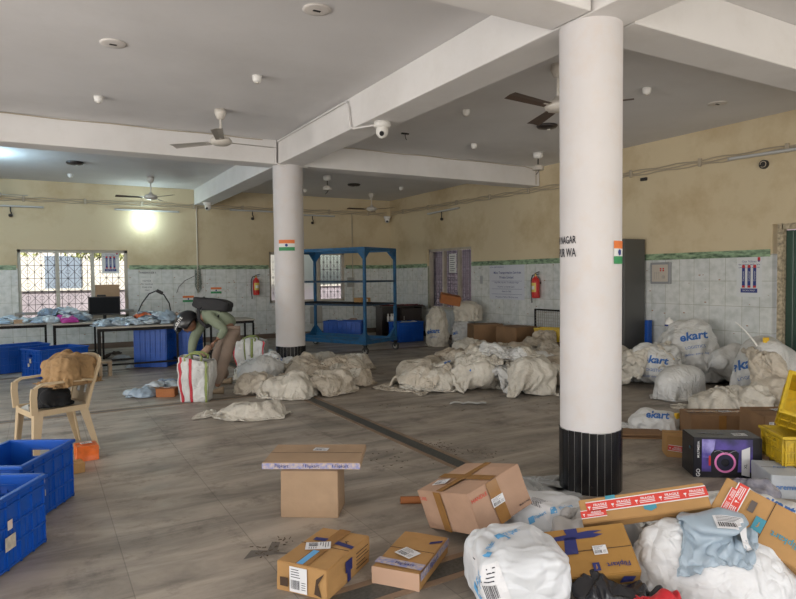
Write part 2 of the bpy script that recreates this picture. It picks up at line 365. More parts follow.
def full_sack(cx, cy, z, R, L, rot, seed, pile=None, nu=72, nv=50, steps=90, press=0., fold=.0, ifr=.5, g=9.8, cr=1.0, stand=False, neck=.84, nr=.045, slack=1.18, flat=.8, lumps=5, lump=.35, lean=(0,0), walls=(), fric=.6, bend=.04, stamp=True, boxy=False):
    """a sack of parcels: its fabric is relaxed over ellipsoids of contents. Lying it points along local +Y, standing along +Z"""
    r = np.random.RandomState(seed)
    if z is None:
        q = np.array([[cx+a*R*.7, cy+b*R*.7, 0] for a in (-1,0,1) for b in (-1,0,1)]); z = float(pile.height(q)[0].mean())*.85
    W = PI*R*slack; u = np.arange(nu)/nu; v = np.linspace(0, 1, nv); U, V_ = np.meshgrid(u, v, indexing='ij')
    body = neck if neck else 1.0; h = L*body
    q = np.clip(V_/body, 0, 1); prof = np.sin(q*PI)**.42
    if neck: prof = np.where(V_ > neck, (V_-neck)/(1-neck)*.5+nr/R, np.maximum(prof, nr/R))
    X = np.cos(2*PI*U)*R*1.08*prof; Z = np.sin(2*PI*U)*R*1.08*prof; Y = V_*L*.93-h*.46
    X += smooth_noise((nu, nv), (14, 4), seed+5, .02*R/.3); Z += smooth_noise((nu, nv), (16, 6), seed+6, .02*R/.3)
    if fold:
        rid = lambda cells, sd: (1-np.minimum(1, np.abs(smooth_noise((nu, nv), cells, sd))*1.3))**2
        F_ = (rid((7, 5), seed+11)*.6+rid((13, 8), seed+12)*.5+rid((22, 9), seed+13)*.3)*fold
        X = X+np.cos(2*PI*U)*F_*np.minimum(1, prof*1.3); Z = Z+np.sin(2*PI*U)*F_*np.minimum(1, prof*1.3); Y = Y+smooth_noise((nu, nv), (9, 7), seed+14, fold*.35)
    inner = [((0, 0, 0), (R*.93, h*.40, R*.93*flat))]
    if boxy: inner += [((i*R*.42, j*h*.20, 0), (R*.56, h*.24, R*.86*flat)) for i in (-1, 1) for j in (-1, 1)]
    for k in range(lumps):
        a = r.uniform(0, 2*PI); yy = r.uniform(-.28, .22)*h; rr = R*r.uniform(.45, .6)
        inner.append(((math.cos(a)*R*lump*1.4, yy, math.sin(a)*R*lump*1.4*flat), (rr, rr*1.2, rr)))
    if stand:
        T = lambda A: np.stack([A[...,0], -A[...,2]/flat, A[...,1]+h*.42], -1)
    else:
        T = lambda A: np.stack([A[...,0], A[...,1], A[...,2]*flat+R*flat], -1)
    def place(A):
        B = rotz_np(T(A), rot); B[...,0] += cx+lean[0]*B[...,2]; B[...,1] += cy+lean[1]*B[...,2]; B[...,2] += z; return B
    P = place(np.stack([X, Y, Z], -1)); ii = []
    for c, rad in inner:
        c2 = place(np.array(c)); a, b, e = rad
        if stand: rv = (a, e/flat, b)
        else: rv = (a, b, e)
        # rotate the footprint: keep it axis aligned in the solver by working in the sack's own frame
        ii.append((c2, np.array(rv)))
    cr, sr = math.cos(rot), math.sin(rot)
    def push(Q, P0=None):
        for c2, rv in ii:
            D = Q-c2; Dx = D[...,0]*cr+D[...,1]*sr; Dy = -D[...,0]*sr+D[...,1]*cr; D = np.stack([Dx, Dy, D[...,2]], -1)
            l = np.sqrt(((D/rv)**2).sum(-1)); k_ = l < 1
            if k_.any():
                E = D[k_]/l[k_][:,None].clip(.3); G = np.stack([E[:,0]*cr-E[:,1]*sr, E[:,0]*sr+E[:,1]*cr, E[:,2]], -1); Q[k_] = c2+G
                if P0 is not None: Q[k_] += (P0[k_]-Q[k_])*ifr
    P = relax(P, 2*W/nu, L/(nv-1)*1.04, pile, steps=steps, press=press, neck=(int(neck*(nv-1)), nr) if neck else None, seam=(True, False) if neck else (True, True), walls=walls, fric=fric, bend=bend, pins=push, zmin=z if pile is None else 0, g=g)
    if cr: P = crease(P, seed, cr)
    if pile is not None and stamp: pile.stamp(P, 2)
    return P
# ------------------------------------------------------------------ sun and daylight from the open front
sun = bpy.data.lights.new('sun', 'SUN'); sun.energy = 8; sun.angle = .01; sun.color = (1, .95, .86)
so = bpy.data.objects.new('sun', sun); COL.objects.link(so); so.rotation_euler = Vector((.45, .75, -1.15)).to_track_quat('-Z', 'Y').to_euler()
area('daylight_front', (1.6, -3.6, 1.5), (math.radians(116), 0, 0), 11, 2.6, 265, (1, .98, .96))
area('daylight_side', (-5.9, 3.6, 1.5), (math.radians(108), 0, math.radians(-90)), 9.5, 2.2, 520, (1, .985, .98))
# ------------------------------------------------------------------ structure materials
def tile_wall_mat(name, axis):
    """cream paint above, patterned pale tiles below 1.77 m"""
    m = bpy.data.materials.new(name); m.use_nodes = True; n = m.node_tree; L = n.links; b = n.nodes['Principled BSDF']
    tc = n.nodes.new('ShaderNodeTexCoord'); sp = n.nodes.new('ShaderNodeSeparateXYZ'); L.new(tc.outputs['Object'], sp.inputs[0])
    cb = n.nodes.new('ShaderNodeCombineXYZ'); L.new(sp.outputs[axis], cb.inputs[0]); L.new(sp.outputs[2], cb.inputs[1])
    mp = n.nodes.new('ShaderNodeMapping'); mp.inputs['Location'].default_value = (0.02, .01, 0); L.new(cb.outputs[0], mp.inputs[0])
    br = n.nodes.new('ShaderNodeTexBrick'); br.offset = 0; L.new(mp.outputs[0], br.inputs[0])
    br.inputs['Scale'].default_value = 1; br.inputs['Brick Width'].default_value = .25; br.inputs['Row Height'].default_value = .36
    br.inputs['Mortar Size'].default_value = .003; br.inputs['Mortar Smooth'].default_value = .3
    br.inputs['Color1'].default_value = (.70, .71, .69, 1); br.inputs['Color2'].default_value = (.64, .66, .66, 1); br.inputs['Mortar'].default_value = (.34, .35, .27, 1)
    nz = n.nodes.new('ShaderNodeTexNoise'); nz.inputs['Scale'].default_value = 9; nz.inputs['Detail'].default_value = 6; L.new(cb.outputs[0], nz.inputs[0])
    mx = n.nodes.new('ShaderNodeMix'); mx.data_type = 'RGBA'; mx.blend_type = 'MULTIPLY'; mx.inputs[0].default_value = .5; L.new(br.outputs[0], mx.inputs[6])
    r = n.nodes.new('ShaderNodeValToRGB'); r.color_ramp.elements[0].position = .35; r.color_ramp.elements[0].color = (.62, .66, .62, 1); r.color_ramp.elements[1].position = .6; r.color_ramp.elements[1].color = (1, 1, 1, 1)
    L.new(nz.outputs[0], r.inputs[0]); L.new(r.outputs[0], mx.inputs[7])
    vo = n.nodes.new('ShaderNodeTexVoronoi'); m2 = n.nodes.new('ShaderNodeMapping'); m2.inputs['Rotation'].default_value = (0, 0, .7); m2.inputs['Scale'].default_value = (5.2, 12, 1); L.new(cb.outputs[0], m2.inputs[0]); L.new(m2.outputs[0], vo.inputs[0]); vo.inputs['Scale'].default_value = 1
    ls = n.nodes.new('ShaderNodeMath'); ls.operation = 'LESS_THAN'; ls.inputs[1].default_value = .1; L.new(vo.outputs['Distance'], ls.inputs[0])
    mr = n.nodes.new('ShaderNodeMix'); mr.data_type = 'RGBA'; L.new(ls.outputs[0], mr.inputs[0]); L.new(mx.outputs[2], mr.inputs[6]); mr.inputs[7].default_value = (.36, .2, .12, 1)
    # upper paint
    n2 = n.nodes.new('ShaderNodeTexNoise'); n2.inputs['Scale'].default_value = .9; n2.inputs['Detail'].default_value = 7; n2.inputs['Roughness'].default_value = .62; L.new(tc.outputs['Object'], n2.inputs[0])
    r2 = n.nodes.new('ShaderNodeValToRGB'); e = r2.color_ramp.elements; e[0].position = .33; e[0].color = (.50, .39, .23, 1); e[1].position = .52; e[1].color = (.62, .52, .345, 1); L.new(n2.outputs[0], r2.inputs[0])
    gt = n.nodes.new('ShaderNodeMath'); gt.operation = 'GREATER_THAN'; gt.inputs[1].default_value = 1.8; L.new(sp.outputs[2], gt.inputs[0])
    mf = n.nodes.new('ShaderNodeMix'); mf.data_type = 'RGBA'; L.new(gt.outputs[0], mf.inputs[0]); L.new(mr.outputs[2], mf.inputs[6]); L.new(r2.outputs[0], mf.inputs[7])
    L.new(mf.outputs[2], b.inputs['Base Color'])
    rr = n.nodes.new('ShaderNodeMapRange'); L.new(gt.outputs[0], rr.inputs[0]); rr.inputs[3].default_value = .3; rr.inputs[4].default_value = .85; L.new(rr.outputs[0], b.inputs['Roughness'])
    bp = n.nodes.new('ShaderNodeBump'); bp.inputs['Strength'].default_value = .25; bp.inputs['Distance'].default_value = .004; L.new(nz.outputs[0], bp.inputs['Height']); L.new(bp.outputs[0], b.inputs['Normal'])
    return m
def floor_mat():
    m = bpy.data.materials.new('marble_floor'); m.use_nodes = True; n = m.node_tree; L = n.links; b = n.nodes['Principled BSDF']
    tc = n.nodes.new('ShaderNodeTexCoord'); mp = n.nodes.new('ShaderNodeMapping'); L.new(tc.outputs['Object'], mp.inputs[0]); mp.inputs['Rotation'].default_value = (0, 0, PI/2); mp.inputs['Location'].default_value = (.05, 1.0, 0)
    br = n.nodes.new('ShaderNodeTexBrick'); br.offset = .5; L.new(mp.outputs[0], br.inputs[0]); br.inputs['Scale'].default_value = 1
    br.inputs['Brick Width'].default_value = 1.6; br.inputs['Row Height'].default_value = .68; br.inputs['Mortar Size'].default_value = .003; br.inputs['Mortar Smooth'].default_value = .2
    br.inputs['Color1'].default_value = (.385, .345, .30, 1); br.inputs['Color2'].default_value = (.33, .295, .255, 1); br.inputs['Mortar'].default_value = (.235, .21, .18, 1); br.inputs['Bias'].default_value = .1
    m2 = n.nodes.new('ShaderNodeMapping'); m2.inputs['Scale'].default_value = (.5, 2.4, 1); m2.inputs['Rotation'].default_value = (0, 0, .5); L.new(tc.outputs['Object'], m2.inputs[0])
    nz = n.nodes.new('ShaderNodeTexNoise'); nz.inputs['Scale'].default_value = 1.6; nz.inputs['Detail'].default_value = 9; nz.inputs['Roughness'].default_value = .65; nz.inputs['Distortion'].default_value = .6; L.new(m2.outputs[0], nz.inputs[0])
    r = n.nodes.new('ShaderNodeValToRGB'); e = r.color_ramp.elements; e[0].position = .34; e[0].color = (.55, .54, .52, 1); e[1].position = .62; e[1].color = (1.2, 1.16, 1.11, 1); L.new(nz.outputs[0], r.inputs[0])
    mx = n.nodes.new('ShaderNodeMix'); mx.data_type = 'RGBA'; mx.blend_type = 'MULTIPLY'; mx.inputs[0].default_value = 1; L.new(br.outputs[0], mx.inputs[6]); L.new(r.outputs[0], mx.inputs[7])
    n3 = n.nodes.new('ShaderNodeTexNoise'); n3.inputs['Scale'].default_value = 2.2; n3.inputs['Detail'].default_value = 12; n3.inputs['Roughness'].default_value = .75; L.new(tc.outputs['Object'], n3.inputs[0])
    r3 = n.nodes.new('ShaderNodeMapRange'); r3.inputs[1].default_value = .53; r3.inputs[2].default_value = .68; r3.inputs[4].default_value = .75; L.new(n3.outputs[0], r3.inputs[0])
    m3 = n.nodes.new('ShaderNodeMix'); m3.data_type = 'RGBA'; L.new(r3.outputs[0], m3.inputs[0]); L.new(mx.outputs[2], m3.inputs[6]); m3.inputs[7].default_value = (.12, .105, .09, 1)
    L.new(m3.outputs[2], b.inputs['Base Color'])
    rr = n.nodes.new('ShaderNodeMapRange'); L.new(n3.outputs[0], rr.inputs[0]); rr.inputs[1].default_value = .35; rr.inputs[2].default_value = .65; rr.inputs[3].default_value = .33; rr.inputs[4].default_value = .6; L.new(rr.outputs[0], b.inputs['Roughness'])
    b.inputs['Specular IOR Level'].default_value = .4
    bp = n.nodes.new('ShaderNodeBump'); bp.inputs['Strength'].default_value = .15; bp.inputs['Distance'].default_value = .004; L.new(n3.outputs[0], bp.inputs['Height']); L.new(bp.outputs[0], b.inputs['Normal'])
    return m
M_CEIL = mat('ceiling_paint', (.70, .685, .68), .9, var=.06, var_scale=.8, dirt=(.55, .53, .51), dirt_scale=.7, dirt_amt=.35)
M_BEAM = mat('beam_paint', (.74, .72, .70), .85, var=.05, var_scale=1.2, dirt=(.55, .51, .46), dirt_scale=1.6, dirt_amt=.3)
M_COLW = mat('column_paint', (.63, .605, .60), .7, var=.04, var_scale=2, dirt=(.62, .52, .44), dirt_scale=5, dirt_amt=.4, bump=.1, bump_scale=15)
M_FRAME = mat('window_frame_paint', (.46, .41, .34), .6, var=.15, var_scale=5)
M_GRIL = mat('grille_iron', (.10, .08, .09), .6)
M_GLASS = mat('window_glass', (.9, .93, .95), .05, trans=1.0, spec=.3)
MATS['window_glass'].node_tree.nodes['Principled BSDF'].inputs['IOR'].default_value = 1.02
M_FROST = mat('dusty_glass', (.75, .78, .8), .45, trans=.85)
MATS['dusty_glass'].node_tree.nodes['Principled BSDF'].inputs['IOR'].default_value = 1.05
M_WHITE = mat('white_plastic', (.78, .76, .72), .4)
M_BLACK = mat('black_plastic', (.012, .012, .014), .45)
M_DARK = mat('dark_metal', (.03, .028, .027), .5, metal=.3)
M_CABLE = mat('conduit', (.42, .36, .27), .6)
def struct(o, label=None): o['kind'] = 'structure'; return tag(o, label)
# floor with inlaid strips
FL = MB(); FL.box((1.3, 6, -.1), (15.2, 19.6, .2), floor_mat()); fl = struct(FL.build('floor'))
M_INL = mat('dark_terrazzo', (.07, .072, .065), .5, var=.4, var_scale=60)
M_INB = mat('brown_strip', (.24, .165, .11), .5, var=.2, var_scale=8)
def strip(x0, y0, x1, y1, n, w=.12):
    mb = MB(); a = Vector((x0, y0, .001)); b = Vector((x1, y1, .001)); mb.bar(a, b, w, .004, M_INL)
    d = (b-a).normalized(); s = Vector((-d.y, d.x, 0))*(w/2+.025)
    for k in (-1, 1): mb.bar(a+s*k, b+s*k, .045, .0045, M_INB)
    return struct(mb.build('trim_%d' % n))
strip(2.95, 2.85, 2.95, 12.0, 1); strip(-4, 11.55, 8.5, 11.55, 2, .07); strip(-4, 8.02, 2.8, 8.02, 3, .05); strip(.6, 2.66, 2.85, 2.72, 4, .13)
# walls with openings
W_B = tile_wall_mat('back_wall_finish', 0); W_R = tile_wall_mat('right_wall_finish', 1)
def wall_with_holes(name, axis, pos, thick, a0, a1, z1, holes, m):
    """axis 0: wall along x at y=pos..pos+thick, axis 1: along y at x=pos..pos+thick; holes (a,b,z0,z1)"""
    mb = MB(); xs = sorted({a0, a1}|{h[0] for h in holes}|{h[1] for h in holes})
    for i in range(len(xs)-1):
        p, q = xs[i], xs[i+1]; hs = [h for h in holes if h[0] < (p+q)/2 < h[1]]; z = [(0, z1)]
        for h in hs: z = [(0, h[2]), (h[3], z1)]
        for u, v in z:
            if v-u < .001: continue
            c = ((p+q)/2, pos+thick/2, (u+v)/2); d = (q-p, thick, v-u)
            if axis: c = (c[1], c[0], c[2]); d = (d[1], d[0], d[2])
            mb.box(c, d, m)
    return struct(mb.build(name))
WB = wall_with_holes('wall_back', 0, YB, .23, -6.3, XR+.23, ZC+.15, [(-.40, 1.75, .68, 2.2), (5.08, 7.2, .9, 2.2)], W_B)
WR = wall_with_holes('wall_right', 1, XR, .23, -3.8, YB, ZC+.15, [(11.62, 13.48, .72, 2.22), (2.3, 4.82, 0, 2.2), (-3.2, 1.0, .9, 2.5)], W_R)
M_PLAIN = mat('cream_paint', (.69, .59, .42), .85)
wall_with_holes('wall_left', 1, -6.3, .23, -3.8, YB, ZC+.15, [(-3, 1.6, .9, 2.9), (2.4, 8, .9, 2.9)], M_PLAIN)
for k, (nx, a, b, tx) in enumerate([(0, -6.3, -.40, 0), (0, 1.75, 5.08, 0), (0, 7.2, XR, 0)]):
    pass
M_BORD = mat('green_border_tile', (.30, .42, .26), .35, col2=(.07, .12, .07), var=.2, var_scale=9, stretch=(1, 1, 3))
def border(n, axis, a, b):
    mb = MB(); c = ((a+b)/2, YB-.006, 1.815); d = (b-a, .012, .10)
    if axis: c = (XR-.006, (a+b)/2, 1.815); d = (.012, b-a, .10)
    mb.box(c, d, M_BORD); return struct(mb.build('trim_%d' % n))
border(5, 0, -6, -.42); border(6, 0, 1.78, 5.06); border(7, 0, 7.22, 8.6); border(8, 1, 13.5, 15.4); border(9, 1, 4.84, 11.6)
mb = MB(); mb.box((1.2, YB-.012, .06), (14.5, .024, .12), mat('brown_skirting', (.16, .11, .08), .5)); struct(mb.build('baseboard_back'))
mb = MB(); mb.box((XR-.012, 10.1, .06), (.024, 10.6, .12), mat('brown_skirting', ())) ; struct(mb.build('baseboard_right'))
CE = MB(); CE.box((1.3, 5.9, ZC+.08), (15.3, 19.4, .16), M_CEIL); struct(CE.build('ceiling'))
def beam(n, c, d): mb = MB(); mb.bbox(c, d, M_BEAM, .006, seg=1); return struct(mb.build('beam' if n == 0 else 'beam'))
ZM = (3.3+ZC)/2; HB = ZC-3.3
beam(0, (3.445, 6.0, ZM), (.39, 18.8, HB)); beam(0, (-1.75, 6.0, ZM), (.39, 18.8, HB))
for y in (3.195, 9.53, -3.1):
    for x0, x1 in ((-6.05, -1.96), (-1.54, 3.24), (3.65, XR)): beam(0, ((x0+x1)/2, y, ZM), (x1-x0-.02, .38, HB))
# columns
def column(x, y, r, hb, label, flag=None):
    t = thing('column', label, 'column', (x, y, 0)); t['kind'] = 'structure'
    mb = MB(); mb.lathe([(r, hb), (r*1.002, 1.2), (r*1.008, 2.4), (r*1.02, 3.3)], M_COLW, 64); mb.build('shaft', t)
    mb = MB(); n = 26
    M_BT = mat('black_granite', (.012, .012, .014), .22, var=.3, var_scale=20); M_GR = mat('pale_grout', (.34, .33, .31), .8)
    mb.lathe([(r+.004, 0), (r+.004, hb)], M_GR, 64); 
    for i in range(n):
        a0 = 2*PI*(i+.05)/n; a1 = 2*PI*(i+.95)/n; am = (a0+a1)/2; R = r+.008
        jit = .004*math.sin(i*7.3)
        P = [(R*math.cos(a), R*math.sin(a)) for a in (a0, am, a1)]+[((r-.005)*math.cos(a), (r-.005)*math.sin(a)) for a in (a1, am, a0)]
        N = 6; mb.add([(p[0], p[1], 0) for p in P]+[(p[0], p[1], hb+jit) for p in P], [list(range(N))[::-1], list(range(N, 2*N))]+[(k, (k+1)%N, N+(k+1)%N, N+k) for k in range(N)], M_BT)
    mb.build('granite_band', t)
    return t
colN = column(3.455, 3.22, .214, .44, 'near white round column with black granite base band beside the parcels')
colF = column(3.46, 9.50, .232, .46, 'far white round column rising behind the heap of empty sacks')
column(-1.75, 3.2, .222, .44, 'white round column left of the view'); column(-1.75, 9.5, .222, .44, 'white round column left of the view at the back')
# windows
def grille(mb, c0, c1, z0, z1, pt, m, cell=.30, w=.012):
    """scroll ironwork: verticals, diamonds and rings in the plane given by pt(a, z)"""
    n = max(1, round((c1-c0)/cell)); cw = (c1-c0)/n; rows = max(1, round((z1-z0)/cell)); rh = (z1-z0)/rows
    for i in range(n+1): mb.bar(pt(c0+i*cw, z0), pt(c0+i*cw, z1), w, w, m, up=pt(1, 0)-pt(0, 0))
    for j in range(rows+1): mb.bar(pt(c0, z0+j*rh), pt(c1, z0+j*rh), w, w, m)
    for i in range(n):
        for j in range(rows):
            x = c0+(i+.5)*cw; z = z0+(j+.5)*rh; mb.bar(pt(x, z-rh/2), pt(x, z+rh/2), w*.8, w*.8, m, up=pt(1, 0)-pt(0, 0))
            for sx, sz in ((1, 1), (1, -1), (-1, 1), (-1, -1)): mb.bar(pt(x+sx*cw/2, z), pt(x, z+sz*rh/2), w*.8, w*.8, m)
            k = 12; r = cw*.17
            for q in range(k):
                a = 2*PI*q/k; b = 2*PI*(q+1)/k; mb.bar(pt(x+r*math.cos(a), z+r*math.sin(a)), pt(x+r*math.cos(b), z+r*math.sin(b)), w*.7, w*.7, m)
def window(n, axis, pos, a0, a1, z0, z1, mull, label, fm=M_FRAME, glass=M_GLASS, cell=.3, gm=M_GRIL, bars=.012):
    t = thing('window_%d' % n, label, 'window', (0, 0, 0)); t['kind'] = 'structure'
    pt = (lambda d: (lambda a, z: Vector((a, pos+d, z)))) if axis == 0 else (lambda d: (lambda a, z: Vector((pos+d, a, z))))
    f = MB(); P = pt(.10); w = .06
    up = P(1, 0)-P(0, 0)
    f.bar(P(a0, z0+w/2), P(a1, z0+w/2), .10, w, fm); f.bar(P(a0, z1-w/2), P(a1, z1-w/2), .10, w, fm)
    for a in (a0+w/2, a1-w/2): f.bar(P(a, z0), P(a, z1), w, .10, fm, up=pt(1)(0, 0)-pt(0)(0, 0))
    for a in mull: f.bar(P(a, z0), P(a, z1), .075, .09, fm, up=pt(1)(0, 0)-pt(0)(0, 0))
    f.build('window_frame', t)
    g = MB(); grille(g, a0+.05, a1-.05, z0+.05, z1-.05, pt(.17), gm, cell, bars); g.build('grille', t)
    xs = [a0]+list(mull)+[a1]
    for i in range(len(xs)-1):
        q = MB(); A = pt(.12)(xs[i]+.03, z0+.05); B = pt(.126)(xs[i+1]-.03, z1-.05)
        q.box((A+B)/2, [abs(c) for c in (B-A)], glass if not isinstance(glass, list) else glass[i]); q.build('pane', t)
    return t
M_FRAMEL = mat('pale_frame_paint', (.5, .47, .40), .6, var=.1, var_scale=5)
window(1, 0, YB, -.40, 1.75, .68, 2.2, (.34, 1.03), 'bright three-pane window with scroll grille above the parcel tables', M_FRAMEL, cell=.27)
window(2, 0, YB, 5.08, 7.2, .9, 2.2, (5.62, 6.0, 6.45), 'window behind the blue rack and far column', M_FRAME, glass=[M_FROST, M_FROST, M_FROST, M_GLASS], cell=.2)
window(3, 1, XR, 11.62, 13.48, .72, 2.22, (12.2, 12.85), 'dim grilled window on the right wall above the standing sacks', M_FRAME, cell=.16, bars=.019)
window(4, 1, XR, -3.2, 1.0, .9, 2.5, (-1.8, -.4), 'side window behind the camera')
# white surround and notice stuck to the left window
# door on the right
t = thing('door_1', 'green boarded door in a cream frame at the right end of the tiled wall', 'door', (0, 0, 0)); t['kind'] = 'structure'
M_GRN = mat('green_door_paint', (.035, .075, .055), .25, var=.3, var_scale=3, stretch=(1, 1, .2)); M_JAMB = mat('chipped_jamb', (.50, .42, .29), .7, var=.5, var_scale=25)
mb = MB(); mb.box((XR+.06, 4.72, 1.1), (.1, .07, 2.2), M_JAMB); mb.box((XR+.06, 3.5, 2.16), (.1, 2.4, .08), M_JAMB); mb.box((XR+.06, 2.35, 1.1), (.1, .07, 2.2), M_JAMB); mb.build('door_frame', t)
mb = MB()
for i in range(23): mb.bbox((XR+.09, 2.43+.1*i, 1.06), (.03, .094, 2.1), M_GRN, .006, seg=1)
mb.build('door_leaf', t)
# exterior
M_GND = mat('outside_ground', (.42, .39, .33), .9, var=.2, var_scale=1)
mb = MB(); mb.box((0, 10, -.35), (120, 120, .2), M_GND); struct(mb.build('ground', ), 'pale bare ground outside the hall')
M_EXT = mat('outside_wall_paint', (.85, .80, .70), .9, var=.15, var_scale=1)
t = thing('neighbouring_building', 'sunlit pale building seen through the grille of the left window', 'building', (1, 24, -.25))
mb = MB(); mb.box((0, 2, 2.2), (16, 4, 4.4), M_EXT); mb.build('wall', t)
for k in range(5):
    mb = MB(); mb.box((-5.5+2.6*k, -.03, 2.0), (1.1, .08, 1.2), mat('outside_shutter', (.25, .3, .36), .6)); mb.build('window', t)
t = thing('boundary_wall', 'rose-grey boundary wall outside the back windows', 'wall', (3, 19.5, -.25)); mb = MB(); mb.box((0, 0, .75), (18, .2, 1.5), mat('rose_wall', (.48, .42, .45), .9, var=.2, var_scale=2)); mb.build('wall', t); mb = MB(); mb.box((0, 0, 1.53), (18, .3, .06), M_EXT); mb.build('coping', t)
t = thing('compound_wall', 'mauve compound wall outside the right grilled window', 'wall', (11.5, 11, -.25)); mb = MB(); mb.box((0, 0, 1.6), (.2, 14, 3.2), mat('mauve_wall', (.62, .50, .58), .9, var=.2, var_scale=2)); mb.build('wall', t)
M_LEAF = mat('outdoor_leaves', (.42, .44, .16), .7, var=.4, var_scale=20)
def bush(x, y, h, lab):
    t = thing('shrub', lab, 'shrub', (x, y, -.25)); mb = MB(); mb.cyl((0, 0, 0), (0, 0, h*.5), .03, mat('bark', (.1, .07, .05), .9), 8); mb.build('stem', t)
    mb = MB(); r = random.Random(int(x*10))
    for k in range(420):
        d = Vector((r.gauss(0, 1), r.gauss(0, 1), r.gauss(0, 1))).normalized()*r.uniform(.4, 1); c = Vector((d.x*1.5, d.y*.5, h*.86+d.z*.3))
        a = Vector((r.gauss(0, 1), r.gauss(0, 1), r.gauss(0, 1))).normalized()*.09; b = a.orthogonal().normalized()*.04
        mb.add([c-a, c-b, c+a, c+b], [(0, 1, 2, 3)], M_LEAF)
    mb.build('foliage', t)
bush(-1.5, 20.6, 3.0, 'leafy shrub outside the left pane of the left window'); bush(1.9, 21.2, 3.1, 'leafy shrub outside the middle of the left window')
# ------------------------------------------------------------------ ceiling fans
M_FAN = mat('fan_enamel', (.62, .58, .52), .4, dirt=(.3, .24, .18), dirt_scale=12, dirt_amt=.5); M_BRN = mat('brown_fan_blade', (.085, .055, .04), .5); M_GREYB = mat('grey_fan_blade', (.42, .39, .35), .5, var=.1)
def fan(x, y, drop, R, angs, label, bm=M_GREYB, tilt=.18):
    t = thing('ceiling_fan', label, 'fan', (x, y, ZC-drop), group='ceiling fans')
    mb = MB(); mb.lathe([(.0, drop), (.07, drop), (.075, drop-.05), (.045, drop-.12), (.02, drop-.13)], M_FAN); mb.build('canopy', t)
    mb = MB(); mb.cyl((0, 0, .08), (0, 0, drop-.12), .014, M_FAN, 10); mb.build('rod', t)
    mb = MB(); mb.lathe([(0, .10), (.03, .10), (.045, .06), (.11, .045), (.135, .01), (.13, -.02), (.09, -.045), (0, -.055)], M_FAN, 32); mb.build('motor', t)
    for a in angs:
        a = math.radians(a); M = Matrix.Rotation(a, 4, 'Z') @ Matrix.Rotation(tilt, 4, 'X')
        mb = MB(); n = 8
        for i in range(n):
            r0 = .16+(R-.16)*i/n; r1 = .16+(R-.16)*(i+1)/n; w0 = .052+.018*i/n; w1 = .052+.018*(i+1)/n
            z0 = -.0; c = .008
            for q, (wa, wb) in enumerate(((-1, 0), (0, 1))):
                vs = [(r0, wa*w0, z0-abs(wa)*c), (r1, wa*w1, z0-abs(wa)*c), (r1, wb*w1, z0-abs(wb)*c), (r0, wb*w0, z0-abs(wb)*c)]
                mb.add(vs+[(v[0], v[1], v[2]-.003) for v in vs], [(0, 1, 2, 3), (7, 6, 5, 4), (0, 4, 5, 1), (2, 6, 7, 3), (1, 5, 6, 2), (3, 7, 4, 0)], bm, M)
        mb.bar(M @ Vector((.10, 0, -.004)), M @ Vector((.22, 0, -.004)), .035, .005, M_FAN); mb.build('blade', t)
    return t
fan(2.03, 7.98, .40, .72, (-108, 132, 12-10), 'cream ceiling fan hanging above the far-left beam, nearest on the left')
fan(2.06, 13.9, .42, .68, (-178, 58, -62), 'dark ceiling fan near the back wall above the lit lamp', M_BRN)
fan(-.75, 15.0, .38, .6, (-10, 110, 230), 'ceiling fan at the left edge of the photo near the back wall')
fan(7.4, 14.2, .40, .66, (178, 58, -62), 'ceiling fan near the far back corner of the hall', M_BRN)
fan(4.60, 4.72, .42, .72, (-172, 68, -52), 'brown-bladed ceiling fan partly hidden behind the near column', M_BRN)
# ------------------------------------------------------------------ small ceiling fittings
def ceil_round(name, x, y, prof, label, cat, m, grp, z=ZC, extra=None):
    t = thing(name, label, cat, (x, y, z), group=grp); mb = MB(); mb.lathe(prof, m, 24); mb.build('housing', t)
    if extra:
        e = MB(); extra(e); e.build('sensor', t)
    return t
DP = [(0, 0), (.05, 0), (.052, -.02), (.045, -.055), (.035, -.07), (0, -.072)]
for x, y, lb in [(.65, 8.06, 'white smoke detector left of the nearest fan, with a shadow to its right'), (2.04, 6.48, 'white smoke detector on the ceiling between the nearest fan and the long beam'), (4.8, 6.56, 'white smoke detector on the ceiling left of the brown-bladed fan'), (6.14, 8.18, 'small white smoke detector near the far cross beam'), (6.08, 4.83, 'white smoke detector just right of the near column'), (7.52, 12.9, 'tiny white smoke detector in the far right ceiling bay'), (.59, 14.2, 'tiny white smoke detector in the far left ceiling bay'), (5.6, 14.2, 'tiny white smoke detector in the far middle ceiling bay')]:
    ceil_round('smoke_detector', x, y, DP, lb, 'smoke detector', M_WHITE, 'smoke detectors', extra=lambda e: e.cyl((0, 0, -.07), (0, 0, -.08), .02, M_FAN, 12))
PL = [(0, 0), (.11, 0), (.113, -.008), (.09, -.012), (.05, -.014), (0, -.014)]
for x, y, lb in [(.63, 6.19, 'round white ceiling plate with a dark centre, upper left of the photo'), (1.96, 4.66, 'round white ceiling plate with a dark centre at the top edge of the photo'), (7.4, 4.83, 'round ceiling plate above the right wall')]:
    ceil_round('ceiling_plate', x, y, PL, lb, 'ceiling plate', mat('plate_paint', (.66, .62, .58), .6), 'round ceiling plates', extra=lambda e: e.box((0, 0, -.016), (.06, .02, .008), M_DARK))
DM = [(0, 0), (.14, 0), (.15, -.015), (.13, -.04), (.06, -.055), (0, -.06)]
for x, y, lb in [(.61, 12.72, 'dark dome fitting in the far left ceiling bay'), (6.3, 12.95, 'dark dome fitting in the far right ceiling bay'), (6.3, 6.68, 'dark dome fitting beneath the brown-bladed fan')]:
    ceil_round('dome_fitting', x, y, DM, lb, 'ceiling fitting', mat('dark_dome', (.03, .022, .02), .35), 'dark dome fittings', extra=lambda e: e.cyl((.03, 0, -.05), (.03, 0, -.065), .025, M_WHITE, 10))
